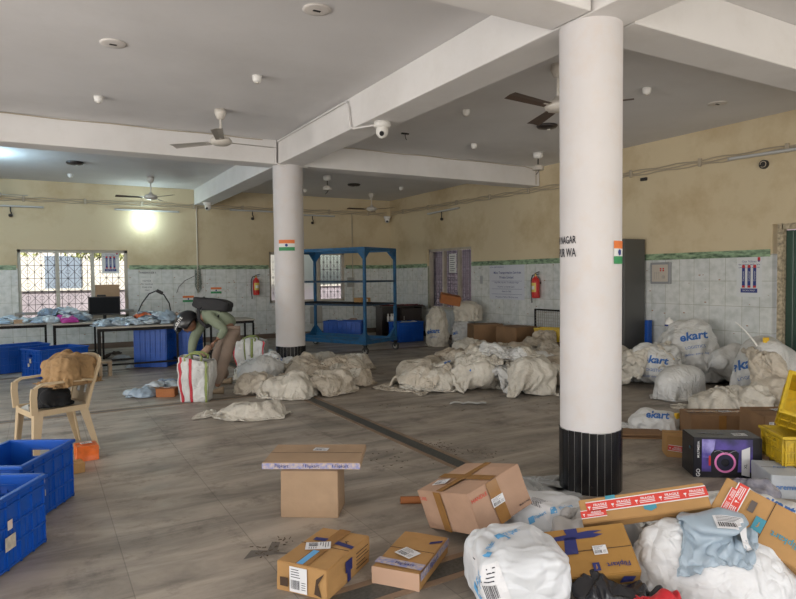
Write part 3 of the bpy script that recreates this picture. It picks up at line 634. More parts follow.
def pendant(x, y, lb):
    t = thing('pendant_holder', lb, 'lamp holder', (x, y, ZC), group='bare pendant holders')
    mb = MB(); mb.lathe([(0, 0), (.09, 0), (.085, -.07), (.05, -.10), (0, -.10)], M_WHITE); mb.build('ceiling_cup', t)
    mb = MB(); mb.cyl((0, 0, -.1), (.0, 0, -.2), .01, M_DARK, 8); mb.lathe([(.02, -.2), (.09, -.23), (.10, -.29), (.085, -.30), (.02, -.27)], M_FAN); mb.tube([(.02, 0, -.3), (.0, .01, -.34), (-.05, 0, -.38)], .006, M_DARK, 6); mb.build('holder', t)
pendant(7.59, 8.27, 'white pendant holder hanging at the right end of the far cross beam'); pendant(5.3, 12.17, 'white pendant holder behind the far column in the far bay')
t = thing('ceiling_hook', 'small dark hook in the ceiling left of the smoke detectors', 'hook', (4.76, 8.03, ZC)); mb = MB(); mb.box((0, 0, -.01), (.12, .03, .02), M_DARK); mb.tube([(0, 0, -.02), (.01, 0, -.08), (.03, 0, -.1)], .006, M_DARK, 6); mb.build('hook', t)
# cctv
def cctv(loc, lb, rz=0):
    t = thing('security_camera', lb, 'security camera', loc, rz, 'dome security cameras')
    mb = MB(); mb.lathe([(0, 0), (.1, 0), (.1, -.05), (.085, -.065), (0, -.065)], M_WHITE, 8); mb.build('mount', t)
    mb = MB(); mb.lathe([(.06, -.06), (.072, -.09), (.065, -.14), (.04, -.175), (0, -.185)], M_WHITE, 24); mb.build('housing', t)
    mb = MB(); mb.cyl((-.03, -.045, -.135), (-.045, -.07, -.15), .026, M_BLACK, 14); mb.build('lens', t)
cctv((3.42, 6.28, 3.3), 'white dome security camera under the long beam between the two columns')
cctv((3.42, 14.75, 3.3), 'white dome security camera under the beam end at the back wall')
cctv((8.45, 15.28, 3.22), 'small security camera high in the far right corner')
# conduits
def conduit(name, pts, r, lb, grp=None, m=M_CABLE, clips=0):
    o = MB().tube(pts, r, m, 6).build(name); return tag(o, lb, 'cable', grp)
def twin(axis, z0, z1, a, b, lb):
    t = thing('wiring_run', lb, 'wiring', (0, 0, 0))
    for k in range(3):
        n = 60; pts = []
        for i in range(n+1):
            s = a+(b-a)*i/n; z = z0+(z1-z0)*i/n-.035*k+.012*math.sin(i*1.7+k*2)
            pts.append((s, YB-.02, z) if axis == 0 else (XR-.02, s, z))
        MB().tube(pts, .009, M_CABLE, 5).build('cable', t)
    n = 9
    for i in range(n):
        s = a+(b-a)*(i+.5)/n; z = z0+(z1-z0)*(i+.5)/n-.03; c = (s, YB-.02, z) if axis == 0 else (XR-.02, s, z)
        MB().bbox(c, (.05, .04, .12) if axis == 0 else (.04, .05, .12), M_CABLE, .006, seg=1).build('clip', t)
twin(0, 3.29, 3.32, -2, 8.5, 'row of sagging cables along the top of the back wall')
twin(1, 3.21, 3.34, 4.0, 15.3, 'row of sagging cables along the top of the right wall')
conduit('beam_conduit', [(3.225, y, ZC-.03) for y in (9.3, 8, 6.9)]+[(3.215, 6.78, ZC-.05), (3.22, 6.75, ZC-.12), (3.22, 6.7, 3.32), (3.24, 6.66, 3.285), (3.38, 6.4, 3.285)], .013, 'thin conduit along the long beam and down to the security camera', m=M_BEAM)
conduit('beam_conduit', [(3.2, 9.32, z) for z in (3.63, 3.32)]+[(3.25, 9.3, 3.285), (3.45, 9.3, 3.28), (3.72, 9.31, 3.285), (3.75, 9.4, 3.29)], .012, 'short conduit down the beam corner above the far column', m=M_BEAM)
conduit('beam_conduit', [(x, 9.32, ZC-.02-.006*math.sin(x*5)) for x in [-1.5+.3*i for i in range(16)]], .007, 'cable along the top of the cross beam left of the far column')
conduit('beam_conduit', [(x, 9.32, ZC-.02-.006*math.sin(x*5)) for x in [3.7+.3*i for i in range(16)]]+[(8.5, 9.32, 3.6), (8.5, 9.32, 3.32)], .007, 'cable along the top of the cross beam right of the far column')
conduit('wall_conduit', [(3.3, YB-.015, 3.28), (3.3, YB-.015, 1.9), (3.29, YB-.015, 1.2)], .018, 'vertical pipe down the back wall behind the person', m=mat('pale_pipe', (.55, .50, .40), .6))
conduit('wall_conduit', [(7.42, YB-.015, 3.25), (7.42, YB-.015, 2.4), (7.43, YB-.015, .5)], .012, 'vertical wire down the back wall near the far corner')
random.seed(3)
conduit('cable_coil', [(3.3+.07*math.sin(i*1.3)+random.uniform(-.02, .02), YB-.03, 1.75-.008*i+.10*math.cos(i*1.3)) for i in range(60)], .008, 'tangled coil of wire hanging on the tiles behind the person', m=mat('grey_green_wire', (.18, .2, .17), .6))
conduit('cable_loop', [(3.25, YB-.02, 1.62), (3.0, YB-.02, 1.5), (2.85, YB-.02, 1.35), (2.8, YB-.02, 1.2)], .006, 'thin wire looping left from the coil on the back wall', m=M_DARK)
conduit('charger_cable', [(1.46, 11.9, .78), (1.5, 11.93, .95), (1.58, 11.95, 1.12), (1.70, 11.96, 1.28), (1.82, 11.96, 1.33), (1.95, 11.96, 1.26), (2.04, 11.95, 1.1), (2.08, 11.92, .79)], .012, 'black cable arching over the parcels on the long table', m=M_BLACK)
tag(MB().bbox((1.88, 11.96, 1.31), (.12, .05, .06), M_BLACK, .01, rot=(0, .5, 0)).build('power_adapter'), 'small black power adapter in the cable arch over the table', 'adapter')
# tube lights
M_TUBE = mat('unlit_tube', (.55, .56, .56), .3)
def tube(p, q, lb, lamp=True):
    p = Vector(p); q = Vector(q); t = thing('tube_light', lb, 'tube light', p, group='unlit tube lights'); d = q-p
    mb = MB(); mb.bar((0, 0, 0), d, .05, .04, mat('tube_batten', (.42, .41, .38), .5)); mb.build('batten', t)
    off = Vector((0, -.035, 0)) if abs(d.x) > abs(d.y) else Vector((-.035, 0, 0)); mb = MB(); mb.cyl(off+d*.03, off+d*.97, .014, M_TUBE, 10); mb.build('tube', t)
    if lamp: mb = MB(); c = d*.5+off; mb.tube([c+Vector((0, 0, -.02)), c+Vector((0, 0, -.1)), c+off*.5+Vector((.02, 0, -.16))], .012, M_BLACK, 6); mb.lathe([(.0, 0), (.035, -.01), (.04, -.05), (.02, -.07), (0, -.07)], M_DARK, 12, c=c+Vector((0, 0, -.16))); mb.build('lamp_holder', t)
W3 = YB-.03
tube((-1.1, W3, 3.10), (.12, W3, 3.10), 'unlit tube light at the left end of the back wall'); tube((1.5, W3, 3.12), (2.9, W3, 3.12), 'unlit tube light directly above the glowing lamp', False)
tube((4.1, W3, 3.22), (5.2, W3, 3.22), 'unlit tube light on the back wall left of the far column'); tube((5.6, W3, 3.17), (6.9, W3, 3.17), 'unlit tube light on the back wall right of the far column')
tube((XR-.03, 13.4, 3.12), (XR-.03, 12.05, 3.14), 'unlit tube light on the right wall above the grilled window'); tube((XR-.03, 5.43, 3.17), (XR-.03, 4.1, 3.14), 'pale unlit tube light at the right edge on the right wall', False)
# lit lamp
t = thing('wall_lamp', 'glowing white lamp on the back wall left of the beam end', 'lamp', (2.12, YB, 2.93))
mb = MB(); mb.bbox((0, -.03, .06), (.08, .06, .08), M_WHITE, .01); mb.build('lamp_base', t)
mb = MB(); mb.lathe([(0, .03), (.035, .02), (.05, -.03), (.04, -.07), (0, -.09)], mat('lit_bulb', (1, 1, 1), .4, emit=(.86, 1, .97), estr=60), 20, c=(0, -.08, 0)); mb.build('bulb', t)
pl = bpy.data.lights.new('bulb_light', 'POINT'); pl.energy = 14; pl.color = (.70, .95, 1); pl.shadow_soft_size = .08; po = bpy.data.objects.new('bulb_light', pl); COL.objects.link(po); po.location = (2.12, YB-.30, 2.9)
t = thing('ceiling_lamp', 'lit ceiling lamp in the bay at the left edge of the photo', 'lamp', (-.9, 12.3, ZC)); mb = MB(); mb.lathe([(0, 0), (.12, 0), (.12, -.03), (.08, -.05)], M_WHITE); mb.build('lamp_base', t)
mb = MB(); mb.lathe([(.08, -.05), (.07, -.09), (0, -.11)], MATS['lit_bulb']); mb.build('bulb', t)
pl = bpy.data.lights.new('ceiling_bulb_light', 'POINT'); pl.energy = 80; pl.color = (.55, .82, 1); pl.shadow_soft_size = .1; po = bpy.data.objects.new('ceiling_bulb_light', pl); COL.objects.link(po); po.location = (-.9, 12.3, ZC-.28)
# ------------------------------------------------------------------ posters, flags and wall boxes
M_PAPER = mat('paper', (.72, .72, .70), .7); M_INK = mat('black_ink', (.02, .02, .03), .7); M_NAVY = mat('navy_ink', (.03, .05, .22), .7); M_RED = mat('red_paint', (.55, .03, .03), .45); M_ORG = mat('saffron', (.75, .2, .05), .6); M_GREEN = mat('flag_green', (.04, .27, .10), .6); M_BLUE = mat('blue_ink', (.05, .2, .55), .6)
def sheet(name, M, w, h, label, cat, m=M_PAPER, grp=None, t=.002):
    o = thing(name, label, cat, (0, 0, 0), group=grp); mb = MB(); mb.box((0, 0, t/2), (w, h, t), m, M=M); mb.build('sheet', o); return o
FB = lambda x, z: frame((x, YB-.001, z), (1, 0, 0), (0, 0, 1))      # normal = x cross y = -y
FR = lambda y, z: frame((XR-.001, y, z), (0, -1, 0), (0, 0, 1))
M = FR(10.37, 1.40); o = sheet('notice_board', M, 1.14, .74, 'large white printed notice of blue text between grilled window and fire extinguisher', 'notice', mat('flex_print', (.60, .62, .68), .5))
mb = MB(); T = lambda s, sz, x, y, m=M_NAVY, b=.0, MM=None: text_mb(mb, s, sz, m, (MM or M) @ Matrix.Translation((x, y, .004)), bold=b)
T('Mine Transportation Services', .075, .02, .20, b=.01); T('Private Limited', .075, .0, .10, b=.01); T('GSTIN: 08AAFCM5470A1ZJ', .04, -.32, .32); T('Regd Office: Plot No. 11, Vidhyadhar Nagar', .045, 0, -.01); T('Ward No. 12, Near Bus Stand', .045, -.02, -.10); T('Mobile No. 9828', .045, 0, -.2); T('Working hours 9 AM to 6 PM, Sunday closed', .04, 0, -.32)
for yy in (.02, -.15, -.26): quad(mb, -.5, yy, .5, yy+.005, M_NAVY, M, .004)
mb.build('lettering', o)
def three_bars(M, w, h, o):
    global mb
    mb = MB()
    for k in (-1, 0, 1):
        quad(mb, k*w*.22-.022, -.14*h/.5, k*w*.22+.022, .12*h/.5, M_NAVY, M, .004)
        for y0, y1 in ((.1, .135), (-.14, -.115)): quad(mb, k*w*.22-.02, y0*h/.5, k*w*.22+.02, y1*h/.5, M_RED, M, .005)
        text_mb(mb, 'Customer', .035, M_PAPER, M @ Matrix.Translation((k*w*.22, -.0, .006)) @ Matrix.Rotation(PI/2, 4, 'Z'))
    quad(mb, -w*.33, -.20*h/.5, w*.33, -.15*h/.5, M_BLUE if False else M_NAVY, M, .004)
    quad(mb, w*.33, h*.36, w*.43, h*.45, M_RED, M, .004); quad(mb, w*.35, h*.34, w*.41, h*.38, M_NAVY, M, .005)
    for k, s in enumerate(('Our Values', 'we deliver with care', 'every customer every day')): text_mb(mb, s, .045-.008*k, M_NAVY, M @ Matrix.Translation((-.0, h*(.42-.07*k)-.04, .004)))
    text_mb(mb, 'PEOPLE FIRST', .03, M_PAPER, M @ Matrix.Translation((0, -.175*h/.5, .006)))
    mb.build('lettering', o)
M = FR(5.13, 1.5); o = sheet('poster', M, .36, .58, 'white poster with three blue upright bars on the right tiled wall near the door', 'poster', mat('poster_white', (.66, .68, .68), .5), 'three-bar posters'); three_bars(M, .36, .58, o)
M = frame((1.40, YB+.07, 1.93), (1, 0, 0), (0, 0, 1)); o = sheet('poster', M, .36, .5, 'pale poster with three blue bars stuck inside the left window', 'poster', mat('poster_white', ()), 'three-bar posters'); three_bars(M, .36, .5, o)
M = FR(12.45, 1.87); o = sheet('paper_notice', frame((XR+.06, 12.45, 1.85), (0, -1, 0), (0, 0, 1)), .30, .46, 'white paper notice stuck on the dim grilled window', 'notice')
mb = MB(); [quad(mb, -.11, .16-.05*k, .11-.03*(k % 3), .175-.05*k, M_INK, frame((XR+.058, 12.45, 1.85), (0, -1, 0), (0, 0, 1)), .004) for k in range(8)]; mb.build('lettering', o)
M = FB(2.15, 1.40); o = sheet('paper_notice', M, .26, .34, 'small white notice on the tiles right of the left window', 'notice'); mb = MB(); [text_mb(mb, s, .05, M_INK, M @ Matrix.Translation((0, .1-.07*k, .004))) for k, s in enumerate(('NOTICE', 'No Smoking', 'Keep area', 'clean'))]; mb.build('lettering', o)
M = FB(2.17, 1.69); o = sheet('wall_lettering', M, .30, .07, 'short black heading strip on the tiles above the small notice', 'sign', mat('tile_white', (.6, .62, .6), .5)); mb = MB(); text_mb(mb, 'WAREHOUSE 5', .055, M_INK, M @ Matrix.Translation((0, 0, .004)), bold=.01); mb.build('lettering', o)
M = FR(11.28, 1.71); o = sheet('wall_lettering', M, .14, .05, 'tiny black lettering strip on the right wall beside the grilled window', 'sign', mat('tile_white', ())); mb = MB(); text_mb(mb, 'EXIT', .045, M_INK, M @ Matrix.Translation((0, 0, .004))); mb.build('lettering', o)
o = sheet('wall_sticker', FR(11.24, 1.45), .10, .18, 'small faded oval sticker left of the large notice', 'sticker', mat('faded_print', (.38, .4, .42), .6))
def flag(M, w, h, lb, curve=None):
    o = thing('flag_sticker', lb, 'flag sticker', (0, 0, 0), group='tricolour flag stickers'); mb = MB()
    def strip_(y0, y1, m, dz=0):
        n = 8 if curve else 1
        for i in range(n):
            a = -w/2+w*i/n; b = -w/2+w*(i+1)/n
            if curve:
                c, r, a0 = curve; P = [(c[0]+(r+dz)*math.cos(a0+q/r), c[1]+(r+dz)*math.sin(a0+q/r), c[2]+y) for q, y in ((a, y0), (b, y0), (b, y1), (a, y1))]; mb.add(P, [(0, 1, 2, 3)], m)
            else: quad(mb, a, y0, b, y1, m, M, .004+dz)
    strip_(h/6, h/2, M_ORG); strip_(-h/6, h/6, M_PAPER); strip_(-h/2, -h/6, M_GREEN); mb.build('sheet', o)
    mb = MB(); pts = [(.3*h*.45*math.cos(2*PI*k/12), .3*h*.45*math.sin(2*PI*k/12)) for k in range(12)]
    if curve:
        c, r, a0 = curve; mb.add([(c[0]+(r+.002)*math.cos(a0+x/r), c[1]+(r+.002)*math.sin(a0+x/r), c[2]+y) for x, y in pts], [list(range(12))], M_NAVY)
    else: mb.add([(x, y, .006) for x, y in pts], [list(range(12))], M_NAVY, M)
    mb.build('wheel_emblem', o); return o
flag(FB(3.07, 1.06), .26, .15, 'small tricolour flag on the tiles left of the person'); flag(FB(3.73, 1.25), .26, .15, 'small tricolour flag on the tiles above the person back')
def col_ang(px, c):      # angle round a column facing a pixel column
    d = ray(px, 250); d2 = Vector((d.x, d.y)).normalized(); pc = Vector((c[0], c[1])); tt = pc.dot(d2); off = (d2*tt-pc); r = c[2]; q = min(off.length, r*.999)
    side = off.normalized() if off.length > 1e-6 else Vector((0, 0)); p = side*q-d2*math.sqrt(r*r-q*q); return math.atan2(p.y, p.x)
CF = (3.46, 9.50, .238); CN = (3.455, 3.22, .219)
flag(None, .26, .17, 'small tricolour flag stuck on the far column', ((3.46, 9.50, 2.05), .238, col_ang(286.5, CF)))
flag(None, .13, .16, 'upright tricolour flag at the right side of the near column', ((CN[0], CN[1], 1.70), .2195, col_ang(619.5, CN)))
o = thing('column_lettering', 'black lettering wrapped round the left side of the near column', 'lettering', (0, 0, 0))
mb = MB()
for s, z, sz in (('VIDHYADHAR NAGAR', 1.79, .075), ('JAIPUR WA', 1.70, .085)):
    vs, fs = glyphs(s, 0, .012); a0 = col_ang(576, CN); xm = max(v.x for v in vs)
    P = [(CN[0]+(.2195)*math.cos(a0+(v.x-xm)*sz*.62/.227), CN[1]+(.2195)*math.sin(a0+(v.x-xm)*sz*.62/.227), z+v.y*sz) for v in vs]; mb.add(P, fs, M_INK)
mb.build('lettering', o)
# fire extinguishers
M_EXTR = mat('extinguisher_red', (.55, .03, .025), .3); M_BRASS = mat('brass', (.45, .32, .12), .35, metal=.7)
def extinguisher(x, y, z, rz, lb):
    t = thing('fire_extinguisher', lb, 'fire extinguisher', (x, y, z), rz, 'red fire extinguishers')
    mb = MB(); mb.lathe([(0, 0), (.075, 0), (.08, .02), (.08, .33), (.07, .38), (.035, .41), (.03, .43)], M_EXTR, 24); mb.build('cylinder', t)
    mb = MB(); mb.cyl((0, 0, .42), (0, 0, .48), .022, M_BRASS, 12); mb.bar((-.02, 0, .485), (.10, 0, .52), .02, .015, M_BLACK); mb.bar((-.02, 0, .465), (.09, 0, .47), .02, .012, M_BLACK); mb.build('valve', t)
    mb = MB(); mb.tube([(-.02, 0, .46), (-.09, 0, .45), (-.125, 0, .36), (-.125, 0, .1), (-.11, 0, -.05), (-.11, 0, -.1)], .012, M_BLACK, 8); mb.build('hose', t)
    mb = MB(); M_YL = mat('yellow_label', (.65, .5, .1), .5)
    for z0, z1, m in ((.12, .30, M_YL), (.17, .24, M_PAPER)):
        n = 8; mb.add([(.0812*math.cos(a), .0812*math.sin(a), zz) for zz in (z0, z1) for a in [-PI/2-.9+1.8*i/n for i in range(n+1)]] if z0 < .15 else [(.0822*math.cos(a), .0822*math.sin(a), zz) for zz in (z0, z1) for a in [-PI/2-.5+1.0*i/n for i in range(n+1)]], [(i, i+1, n+2+i, n+1+i) for i in range(n)], m)
    mb.build('label', t)
    mb = MB(); mb.bbox((0, .085, .3), (.1, .02, .05), M_DARK, .004); mb.build('bracket', t)
extinguisher(4.7, YB-.1, 1.12, 0, 'red fire extinguisher on the back wall left of the far column')
extinguisher(XR-.1, 9.36, 1.09, -PI/2, 'red fire extinguisher on the right wall right of the large notice')
# fire panel on right wall
t = thing('alarm_panel', 'beige square alarm panel with red lights on the right tiled wall', 'panel', (XR-.03, 6.54, 1.555))
mb = MB(); mb.bbox((0, 0, 0), (.05, .36, .34), mat('grey_panel_frame', (.28, .29, .3), .5), .008); mb.build('frame', t)
mb = MB(); mb.bbox((-.026, 0, 0), (.012, .29, .27), mat('beige_panel', (.52, .47, .40), .5), .004); mb.build('face', t)
for dy, dz in ((-.02, .07), (-.07, .07), (-.02, .04), (-.07, .04)): mb = MB(); mb.cyl((-.03, dy, dz), (-.038, dy, dz), .013, M_RED, 10); mb.build('indicator_light', t)
mb = MB(); MM = frame((-.033, 0, 0), (0, -1, 0), (0, 0, 1))
for a, b, c, d in ((-.1, -.1, -.09, .02), (-.06, -.1, -.05, .02), (-.1, .0, .02, .008), (-.02, -.1, -.012, .02)): quad(mb, a, b, c, d, M_GREYB, MM)
mb.cyl((-.03, -.07, -.06), (-.04, -.07, -.06), .03, M_GREYB, 16); mb.build('markings', t)
# switch boxes
tag(MB().bbox((7.35, YB-.02, 1.4), (.2, .04, .26), mat('grey_switch_box', (.35, .34, .31), .5), .008).build('switch_box'), 'grey switch box on the back wall seen through the rack', 'switch box')
tag(MB().bbox((6.33, YB-.02, .55), (.34, .04, .45), mat('grey_switch_box', ()), .008).build('switch_box'), 'framed grey switch board low on the wall under the back window', 'switch box')
tag(MB().bbox((XR-.02, 6.88, 3.09), (.04, .12, .05), M_DARK, .008).build('wall_socket'), 'tiny dark socket high on the right wall beside the near column', 'socket')
t = thing('round_junction_box', 'round dark junction box under the tube light on the right wall', 'junction box', (XR, 4.93, 3.02)); mb = MB(); mb.cyl((-.0, 0, 0), (-.04, 0, 0), .06, M_DARK, 20); mb.build('box', t); mb = MB(); mb.tube([(-.045, .04*math.cos(a), .04*math.sin(a)) for a in [i*.5 for i in range(12)]], .006, M_CABLE, 6); mb.build('wire', t)
# ------------------------------------------------------------------ blue crates
M_CR = mat('blue_crate_plastic', (.004, .085, .44), .42, var=.12, var_scale=3, dirt=(.06, .09, .16), dirt_scale=9, dirt_amt=.15); M_YC = mat('yellow_crate_plastic', (.62, .42, .02), .45, var=.15, var_scale=6, dirt=(.2, .14, .04), dirt_scale=10, dirt_amt=.5)
def crate(x, y, rz, L, W, H, label, grp='blue plastic crates', m=M_CR, z=0, stickers=(), rot=None, cols=6, rows=3):
    t = thing('plastic_crate', label, 'crate', (x, y, z), rz, grp, rot=rot); th = .008; tp = .012
    b = MB(); b.bbox((0, 0, .012), (L-2*tp, W-2*tp, .016), m, .004, seg=1); b.build('base', t)
    def side(ax, s, hole):
        mb = MB(); LL, off = (L, W/2) if ax == 0 else (W, L/2)
        def bx(a, z0, da, dz, dn, o=0):
            c = (a, s*(off-tp/2+o), z0) if ax == 0 else (s*(off-tp/2+o), a, z0); d = (da, dn, dz) if ax == 0 else (dn, da, dz); mb.box(c, d, m)
        if hole:
            hw = .15; hz0, hz1 = H*.70, H*.86
            bx(0, hz0/2+.005, LL-.02, hz0, th); bx(0, (hz1+H)/2, LL-.02, H-hz1, th)
            for q in (-1, 1): bx(q*(LL/2+hw/2)/2, (hz0+hz1)/2, LL/2-hw/2-.01, hz1-hz0, th)
            for q in (-1, 1): bx(q*(hw/2+.006), (hz0+hz1)/2, .012, hz1-hz0+.02, .02, .008)
            bx(0, hz0, hw+.02, .012, .02, .008)
        else: bx(0, H/2, LL-.02, H-.01, th)
        for k in range(rows+1): bx(0, .02+(H*.9)*k/(rows+.4), LL-.004, .010, .018, .006)
        n = cols if ax == 0 else max(3, cols-2)
        for k in range(n+1): bx(-LL/2+.012+(LL-.024)*k/n, H/2-.01, .010, H-.03, .018, .006)
        n2 = n*3
        for k in range(n2): bx(-LL/2+.02+(LL-.04)*(k+.5)/n2, H*.34, .004, H*.6, .011, .003)
        return mb.build('side_wall', t)
    for ax in (0, 1):
        for s in (-1, 1): side(ax, s, ax == 1)
    r = MB()
    for s in (-1, 1):
        r.bbox((0, s*(W/2+.004), H-.012), (L+.036, .03, .024), m, .006, seg=2); r.bbox((s*(L/2+.004), 0, H-.012), (.03, W+.036, .024), m, .006, seg=2)
    r.build('rim', t)
    for face, a, zz, w_, h_, mm in stickers:
        MM = {'+y': frame((a, W/2+.0165, zz), (-1, 0, 0), (0, 0, 1)), '-y': frame((a, -W/2-.0165, zz), (1, 0, 0), (0, 0, 1)), '+x': frame((L/2+.0165, a, zz), (0, 1, 0), (0, 0, 1)), '-x': frame((-L/2-.0165, a, zz), (0, -1, 0), (0, 0, 1))}[face]
        q = MB(); q.box((0, 0, 0), (w_, h_, .002), mm, M=MM); q.build('sticker', t)
    return t
M_STK = mat('worn_sticker', (.62, .55, .45), .6, var=.25, var_scale=30); M_STK2 = mat('orange_white_sticker', (.75, .5, .4), .6, col2=(.7, .68, .66), var=.1, var_scale=25)
a62 = math.radians(61)
crate(-.175, 4.83, a62, .62, .44, .41, 'blue ribbed plastic crate at the left edge, farther of the two nearest', stickers=(('-y', -.1, .25, .035, .05, M_STK2), ('-y', -.1, .16, .05, .04, M_STK), ), cols=5)
crate(-.355, 4.03, a62, .62, .44, .41, 'blue ribbed plastic crate at the left edge, nearest the camera', stickers=(('-y', -.05, .25, .04, .05, M_STK2), ('-y', -.05, .155, .09, .075, M_STK)), cols=5)
crate(.19, 11.62, math.radians(29), .78, .55, .45, 'blue crate on the floor behind the plastic chair', stickers=(('-x', 0, .27, .05, .07, M_STK), ('-x', .05, .2, .05, .05, M_STK)), cols=7)
crate(-.42, 12.45, math.radians(20), .95, .5, .45, 'blue crate behind the other one, under the left table front')
crate(1.74, 11.75, math.radians(-30), .56, .4, .68, 'tall blue crate standing under the long table', rows=5); crate(2.3, 11.9, math.radians(-30), .5, .4, .62, 'blue crate under the table behind the person', rows=5)
crate(6.62, 14.25, math.radians(-40), .95, .5, .45, 'blue crate with scraps on the floor behind the blue rack', cols=8); crate(7.55, 12.78, math.radians(4), .68, .45, .47, 'blue crate heaped with parcels right of the blue rack', cols=8)
crate(1.86, 11.84, 0, .35, .26, .13, 'small blue tray among the parcels at the right of the long table', z=.765, rows=1, cols=4)
# ------------------------------------------------------------------ tables
M_TOP = mat('table_laminate', (.42, .39, .34), .5, var=.15, var_scale=5, dirt=(.2, .17, .14), dirt_scale=7, dirt_amt=.4); M_IRON = mat('black_iron', (.010, .009, .009), .6, spec=.25, dirt=(.05, .035, .025), dirt_scale=20, dirt_amt=.3)
def table(x, y, rz, L, W, H, lb, shelf=True):
    t = thing('work_table', lb, 'table', (x, y, 0), rz, 'iron-legged work tables')
    mb = MB(); mb.bbox((0, 0, H-.015), (L, W, .03), M_TOP, .004); mb.build('table_top', t)
    f = MB(); s = .035
    for sy in (-1, 1): f.box((0, sy*(W/2-.03), H-.055), (L-.04, s, .05), M_IRON)
    for sx in (-1, 1): f.box((sx*(L/2-.03), 0, H-.055), (s, W-.1, .05), M_IRON)
    if shelf:
        for sy in (-1, 1): f.box((0, sy*(W/2-.03), .13), (L-.1, s*.8, .03), M_IRON)
        for sx in (-1, 1): f.box((sx*(L/2-.03), 0, .13), (s*.8, W-.1, .03), M_IRON)
    f.build('frame', t)
    for sx in (-1, 1):
        for sy in (-1, 1): l = MB(); l.box((sx*(L/2-.03), sy*(W/2-.03), (H-.08)/2), (s, s, H-.08), M_IRON); l.build('leg', t)
    return t
TH = .765
table(1.45, 11.62, math.radians(-3), 1.28, .75, TH, 'long work table left of the person, heaped with grey parcels', True)
table(.56, 13.1, 0, .76, .9, TH, 'narrow table carrying the dark monitor and pink parcel')
table(-.55, 13.5, 0, 1.3, .9, TH, 'work table at the left edge with crumpled grey parcels')
table(1.55, 13.6, 0, 1.1, .8, TH, 'table along the window sill behind the long table', False)
table(3.15, 12.1, math.radians(-3), .85, .75, TH, 'work table behind the bending person')
# monitor
t = thing('computer_monitor', 'black monitor on the table in front of the left window', 'monitor', (1.08, 13.35, TH), math.radians(-4)); mb = MB(); mb.bbox((0, 0, .27), (.56, .045, .36), M_BLACK, .01); mb.build('screen_housing', t)
mb = MB(); mb.box((0, -.024, .275), (.52, .002, .31), mat('dark_screen', (.006, .007, .009), .6, spec=.15)); mb.build('screen', t); mb = MB(); mb.cyl((0, .02, .02), (0, .02, .14), .03, M_BLACK); mb.lathe([(0, 0), (.12, 0), (.12, .012), (0, .02)], M_BLACK, 24); mb.build('stand', t); mb = MB(); mb.bbox((-.05, 0, .47), (.16, .04, .035), M_BLACK, .01); mb.build('webcam', t)
tag(MB().bbox((1.08, 13.05, TH+.012), (.42, .14, .022), M_BLACK, .006).build('keyboard'), 'black keyboard in front of the monitor', 'keyboard')
